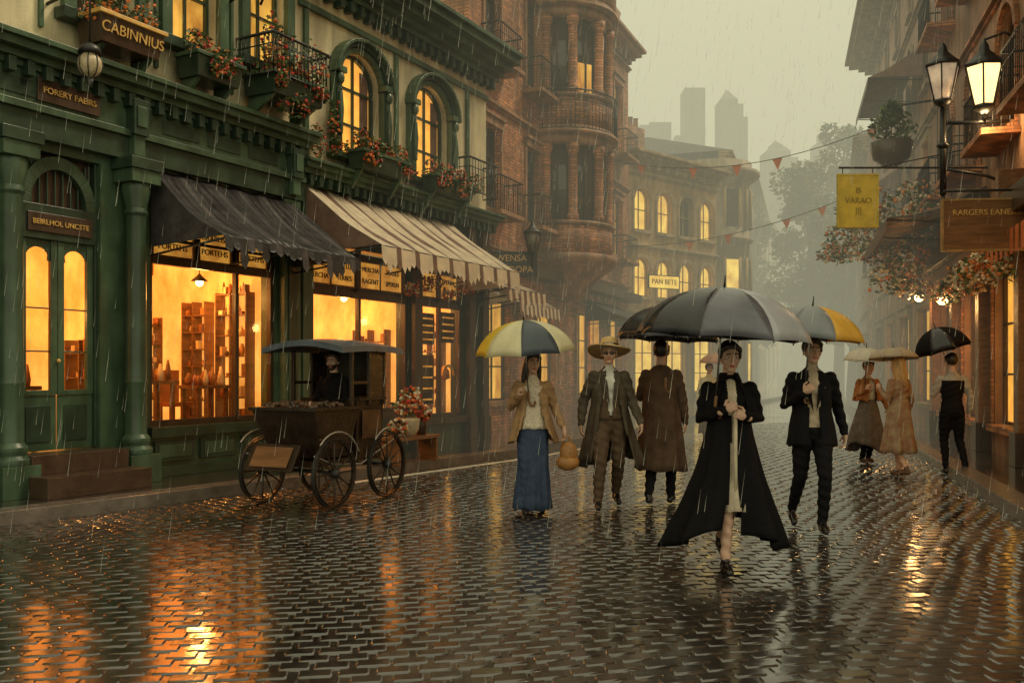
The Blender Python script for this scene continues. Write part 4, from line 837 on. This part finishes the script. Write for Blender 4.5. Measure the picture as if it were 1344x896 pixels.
e,j=person('woman',(5.8,14.9,0),.2,1.66,dict(ea=(-.24,.0,1.14),wa=(-.16,-.2,1.28),eb=(.3,.05,1.17),wb=(.36,-.02,.94),ka=(-.09,-.09,.5),ab=(.1,.14,.1),tb=(.1,0,.03)),
 lambda l,c:{'neck':1,'leg':2,'shoe':3,'arm':0,'torso':4 if abs(c.x)<.07 and c.y<0 else 0}[l],[SHAWL,SKIN,BLK,BOOT,CRM],vox=.018,hair='short')
garment(e,'skirt',[(1.1,0,0,.14,.11,0),(.9,0,0,.2,.15,.02),(.6,0,.02,.28,.2,.07),(.28,.02,.03,.36,.26,.1)],GSK,6,hem=.09,side=.4)
garment(e,'shawl',[(1.46,0,0,.09,.08,0),(1.42,0,0,.17,.12,0),(1.25,0,0,.24,.155,.05),(1.08,0,0,.26,.17,.08)],SHAWL,7,(.2,.35))
hand(e,(-.16,-.2,1.28),(.1,-.5,.75),(.9,0,0),1.2,-1,vox=.006);hand(e,(.36,-.02,.94),(.1,-.1,-1),(-1,0,0),.5,1,vox=.006)
UW=mat('white_umbrella',(.8,.76,.65),.5,.1,3,trans=.3);UB=mat('beige_umbrella',(.5,.4,.28),.5,.2,3,trans=.2)
umbrella('umbrella',(5.7,14.7,1.88),.36,.2,[UW],0,(.1,0),0,.6)
e,j=person('woman',(5.5,13.0,0),pi+.5,1.68,dict(ea=(-.24,.03,1.14),eb=(.24,.0,1.14),wb=(.14,-.22,1.3),ka=(-.08,-.1,.5),aa=(-.08,-.05,.09),ta=(-.09,-.2,.03),ab=(.09,.2,.16),tb=(.1,.06,.04)),
 lambda l,c:{'neck':1,'leg':1,'shoe':2,'arm':0,'torso':0}[l],[FLO,SKIN,BOOT],vox=.018,leg=.85,hair='long',hm=HAIRB)
garment(e,'dress',[(1.15,0,0,.145,.11,0),(.95,0,0,.19,.15,.02),(.7,0,0,.22,.18,.06),(.36,0,0,.27,.23,.1)],FLO,8)
hand(e,(-.25,-.06,.89),(0,-.1,-1),(1,0,0),.4,-1,vox=.006);hand(e,(.14,-.22,1.3),(-.1,-.5,.75),(-.9,0,0),1.2,1,vox=.006)
umbrella('umbrella',(5.48,13.15,1.84),.36,.16,[UB],0,(-.08,0),0,.6)
e,j=person('man',(6.4,13.3,0),pi-.15,1.74,dict(ea=(-.25,.03,1.14),eb=(.26,-.03,1.14),wb=(.16,-.24,1.3),kb=(.09,-.06,.5),ka=(-.12,-.06,.5),aa=(-.15,.14,.12),ta=(-.2,.0,.035)),
 lambda l,c:{'neck':1,'leg':2,'shoe':3,'arm':0,'torso':2 if c.z<1.38 else 0}[l],[WAI,SKIN,SUIT,SHOE],vox=.018,hair='short')
hand(e,(-.25,-.06,.89),(0,-.1,-1),(1,0,0),.4,-1,vox=.006);hand(e,(.16,-.24,1.3),(-.1,-.5,.75),(-.9,0,0),1.2,1,vox=.006)
umbrella('umbrella',(6.25,13.5,2.14),.42,.36,[BLK,SIL2],0,(-.15,-.25),0,.8)
e,j=person('woman',(4.2,19.5,0),.1,1.66,{},lambda l,c:{'neck':1,'leg':2,'shoe':3,'arm':0,'torso':0}[l],[UC,SKIN,GSK,BOOT],vox=.025,hair='short')
garment(e,'skirt',[(1.1,0,0,.14,.11,0),(.6,0,.0,.2,.16,.04),(.2,0,0,.24,.2,.06)],GSK,6)
hand(e,(-.25,-.06,.89),(0,-.1,-1),(1,0,0),.4,-1,vox=.008);hand(e,(.25,-.06,.89),(0,-.1,-1),(-1,0,0),.4,1,vox=.008)
umbrella('umbrella',(4.35,19.2,1.9),.42,.22,[mat('rose_umbrella',(.5,.28,.19),.5,.2,3)],0,(.05,0),0,.6)
# =================== CART
CA=math.radians(-26)
cart=empty('horse_cart',(-2.2,10.65,0),CA,.95);g=G()
CW1=mat('cart_brown',(.035,.02,.013),.22,.4,5,.2,30);CW2=mat('cart_panel',(.09,.042,.02),.3,.4,5,.2,30);RF=mat('cart_roof_canvas',(.1,.12,.15),.3,.3,5,.3,15);SPR=mat('worn_steel',(.45,.42,.37),.3,.2,9,metal=.7)
def hull(x0,x1,ya,yb,za,zb,ix,iy,m):
    g.add([(x0+ix,ya+iy,za),(x1-ix,ya+iy,za),(x1-ix,yb-iy*.3,za),(x0+ix,yb-iy*.3,za),(x0,ya,zb),(x1,ya,zb),(x1,yb,zb),(x0,yb,zb)],[(0,3,2,1),(4,5,6,7),(0,1,5,4),(1,2,6,5),(2,3,7,6),(3,0,4,7)],m)
hull(-.46,.46,-.75,.1,.56,1.12,.1,.25,CW1);g.box(-.49,.49,-.78,.12,1.121,1.16,CW1)
for z in(.78,.95): g.box(-.43,.43,-.745+(1.12-z)*.44,-.72+(1.12-z)*.44,z,z+.02,CW2)
hull(-.43,.43,.1,.68,.52,1.22,.04,.05,CW1);g.box(-.46,.46,.13,.71,1.221,1.25,CW1)
for x in(-.445,.435): g.box(x,x+.01,.2,.6,.75,1.1,CW2)
g.add([(-.4,-.95,.45),(.28,-.95,.45),(.28,-.78,.74),(-.4,-.78,.74),(-.4,-.92,.44),(.28,-.92,.44),(.28,-.75,.73),(-.4,-.75,.73)],[(0,1,2,3),(4,5,6,7),(0,1,5,4),(1,2,6,5),(2,3,7,6),(3,0,4,7)],CW1)
g.add([(-.33,-.945,.49),(.21,-.945,.49),(.21,-.81,.71),(-.33,-.81,.71)],[(0,1,2,3)],WOOD)
g.box(-.4,.4,-.7,.65,.48,.54,CW1)
for x in(-.44,.44):
    for y in(-.02,.34,.66): g.box(x-.02,x+.02,y-.02,y+.02,1.16,1.84,CW1)
g.box(-.42,.42,.64,.665,1.251,1.84,CW1)
for x in(-.44,.44): g.box(x-.012,x+.012,.0,.64,1.42,1.46,CW1);g.box(x-.01,x+.01,.36,.64,1.25,1.84,CW1)
rg=[]
for i in range(9):
    f=i/8;y=-.42+1.3*f;rg.append([(-.6+1.2*k/10,y,1.86+.09*math.sin(pi*k/10)+.03*math.sin(pi*f)) for k in range(11)])
g.loft(rg,RF,False,True,False);g.loft([[(x,y,z-.035) for x,y,z in r_] for r_ in rg],CW1,False,True,False)
for side in(0,-1):
    g.loft([[ (r_[side][0],r_[side][1],r_[side][2]) for r_ in rg],[(r_[side][0],r_[side][1],r_[side][2]-.07) for r_ in rg]],RF,False,True,False)
for e_ in(rg[0],rg[-1]): g.loft([[p for p in e_],[(x,y,z-.07) for x,y,z in e_]],RF,False,True,False)
for p in range(110): g.ball((U(-.42,.42),U(-.7,-.02),1.15+U(0,.05)),U(.018,.04),random.choice([CW2,CW1,ITEM[3],CW2]),6)
def wheel(x,y,r):
    k=28
    for rr,w_,m in((r,.022,IRON),(r-.028,.026,CW1)):
        rg=[[ (x+dx*w_,y+(rr+dr)*math.cos(2*pi*i/k),r+(rr+dr)*math.sin(2*pi*i/k)) for dx,dr in((-1,-.014),(-1,0),(1,0),(1,-.014))] for i in range(k)]
        rg.append(rg[0]);g.loft(rg,m,False,False)
    for i in range(12):
        a=2*pi*i/12;g.tube([(x,y+.04*math.cos(a),r+.04*math.sin(a)),(x,y+(r-.04)*math.cos(a),r+(r-.04)*math.sin(a))],[.014,.01],CW1,6)
    g.tube([(x-.07,y,r),(x-.03,y,r),(x+.03,y,r),(x+.07,y,r)],[.035,.055,.055,.035],IRON,12)
for x in(-.53,.53): wheel(x,-.48,.4);wheel(x,.6,.41)
for y in(-.48,.6): g.tube([(-.53,y,.41),(.53,y,.41)],.022,IRON,8)
for x in(-.58,.58):
    for yc in(-.48,.6): g.tube([(x,yc+.46*math.cos(a),.42+.46*math.sin(a)) for a in [pi*(.15+.6*i/8) for i in range(9)]],.011,SPR,6)
    g.tube([(x*.85,-.8,.62),(x*.85,-.45,.5),(x*.85,.1,.46),(x*.85,.5,.6),(x*.85,.85,.72)],.012,SPR,6)
g.obj('carriage_body',cart,.004)
fw=Vector((math.sin(CA),-math.cos(CA),0))
e,j=person('man',(0,0,0),0,1.7,dict(ka=(-.1,-.35,.9),kb=(.1,-.35,.9),aa=(-.1,-.3,.5),ab=(.1,-.3,.5),ta=(-.1,-.42,.45),tb=(.1,-.42,.45),ea=(-.24,-.05,1.15),wa=(-.12,-.3,1.12),eb=(.24,-.05,1.15),wb=(.12,-.3,1.12)),
 lambda l,c:{'neck':1,'leg':2,'shoe':3,'arm':0,'torso':0}[l],[BLK,SKIN,BLK,SHOE],vox=.018,hair='short',beard=HAIRD,tilt=.1,yaw=.3)
hand(e,(-.12,-.3,1.12),(.3,-.8,0),(0,0,-1),.9,1,vox=.006);hand(e,(.12,-.3,1.12),(-.3,-.8,0),(0,0,-1),.9,-1,vox=.006)
e.name='cart_driver';e.location=Vector((-2.2,10.65,.1))-fw*.2;e.rotation_euler[2]=CA;e.scale=(.92,.92,.92)
e=empty('flower_bench',(-1.55,13.75,.12),RZ);g=G();g.box(-.5,.6,-.18,.2,.36,.41,WOOD)
for x in(-.45,.5): g.box(x,x+.05,-.16,.18,0,.359,WOOD)
g.lathe(0,0,[(.09,.411),(.15,.5),(.17,.66),(.15,.68)],mat('cream_pot',(.55,.45,.3),.4,.2,8),16);g.lathe(.35,.02,[(.07,.411),(.1,.55),(.09,.6)],DWOOD,12);g.obj('bench',e,.005)
foliage('flowers',e,[(0,0,.85,.24,.24,.16),(.05,0,1.0,.16,.16,.15),(.35,0,.72,.14,.14,.12),(-.3,0,.55,.15,.15,.12)],170,.05,[WHT,ORA,LEAF,WOOD,RED,LEAF2])
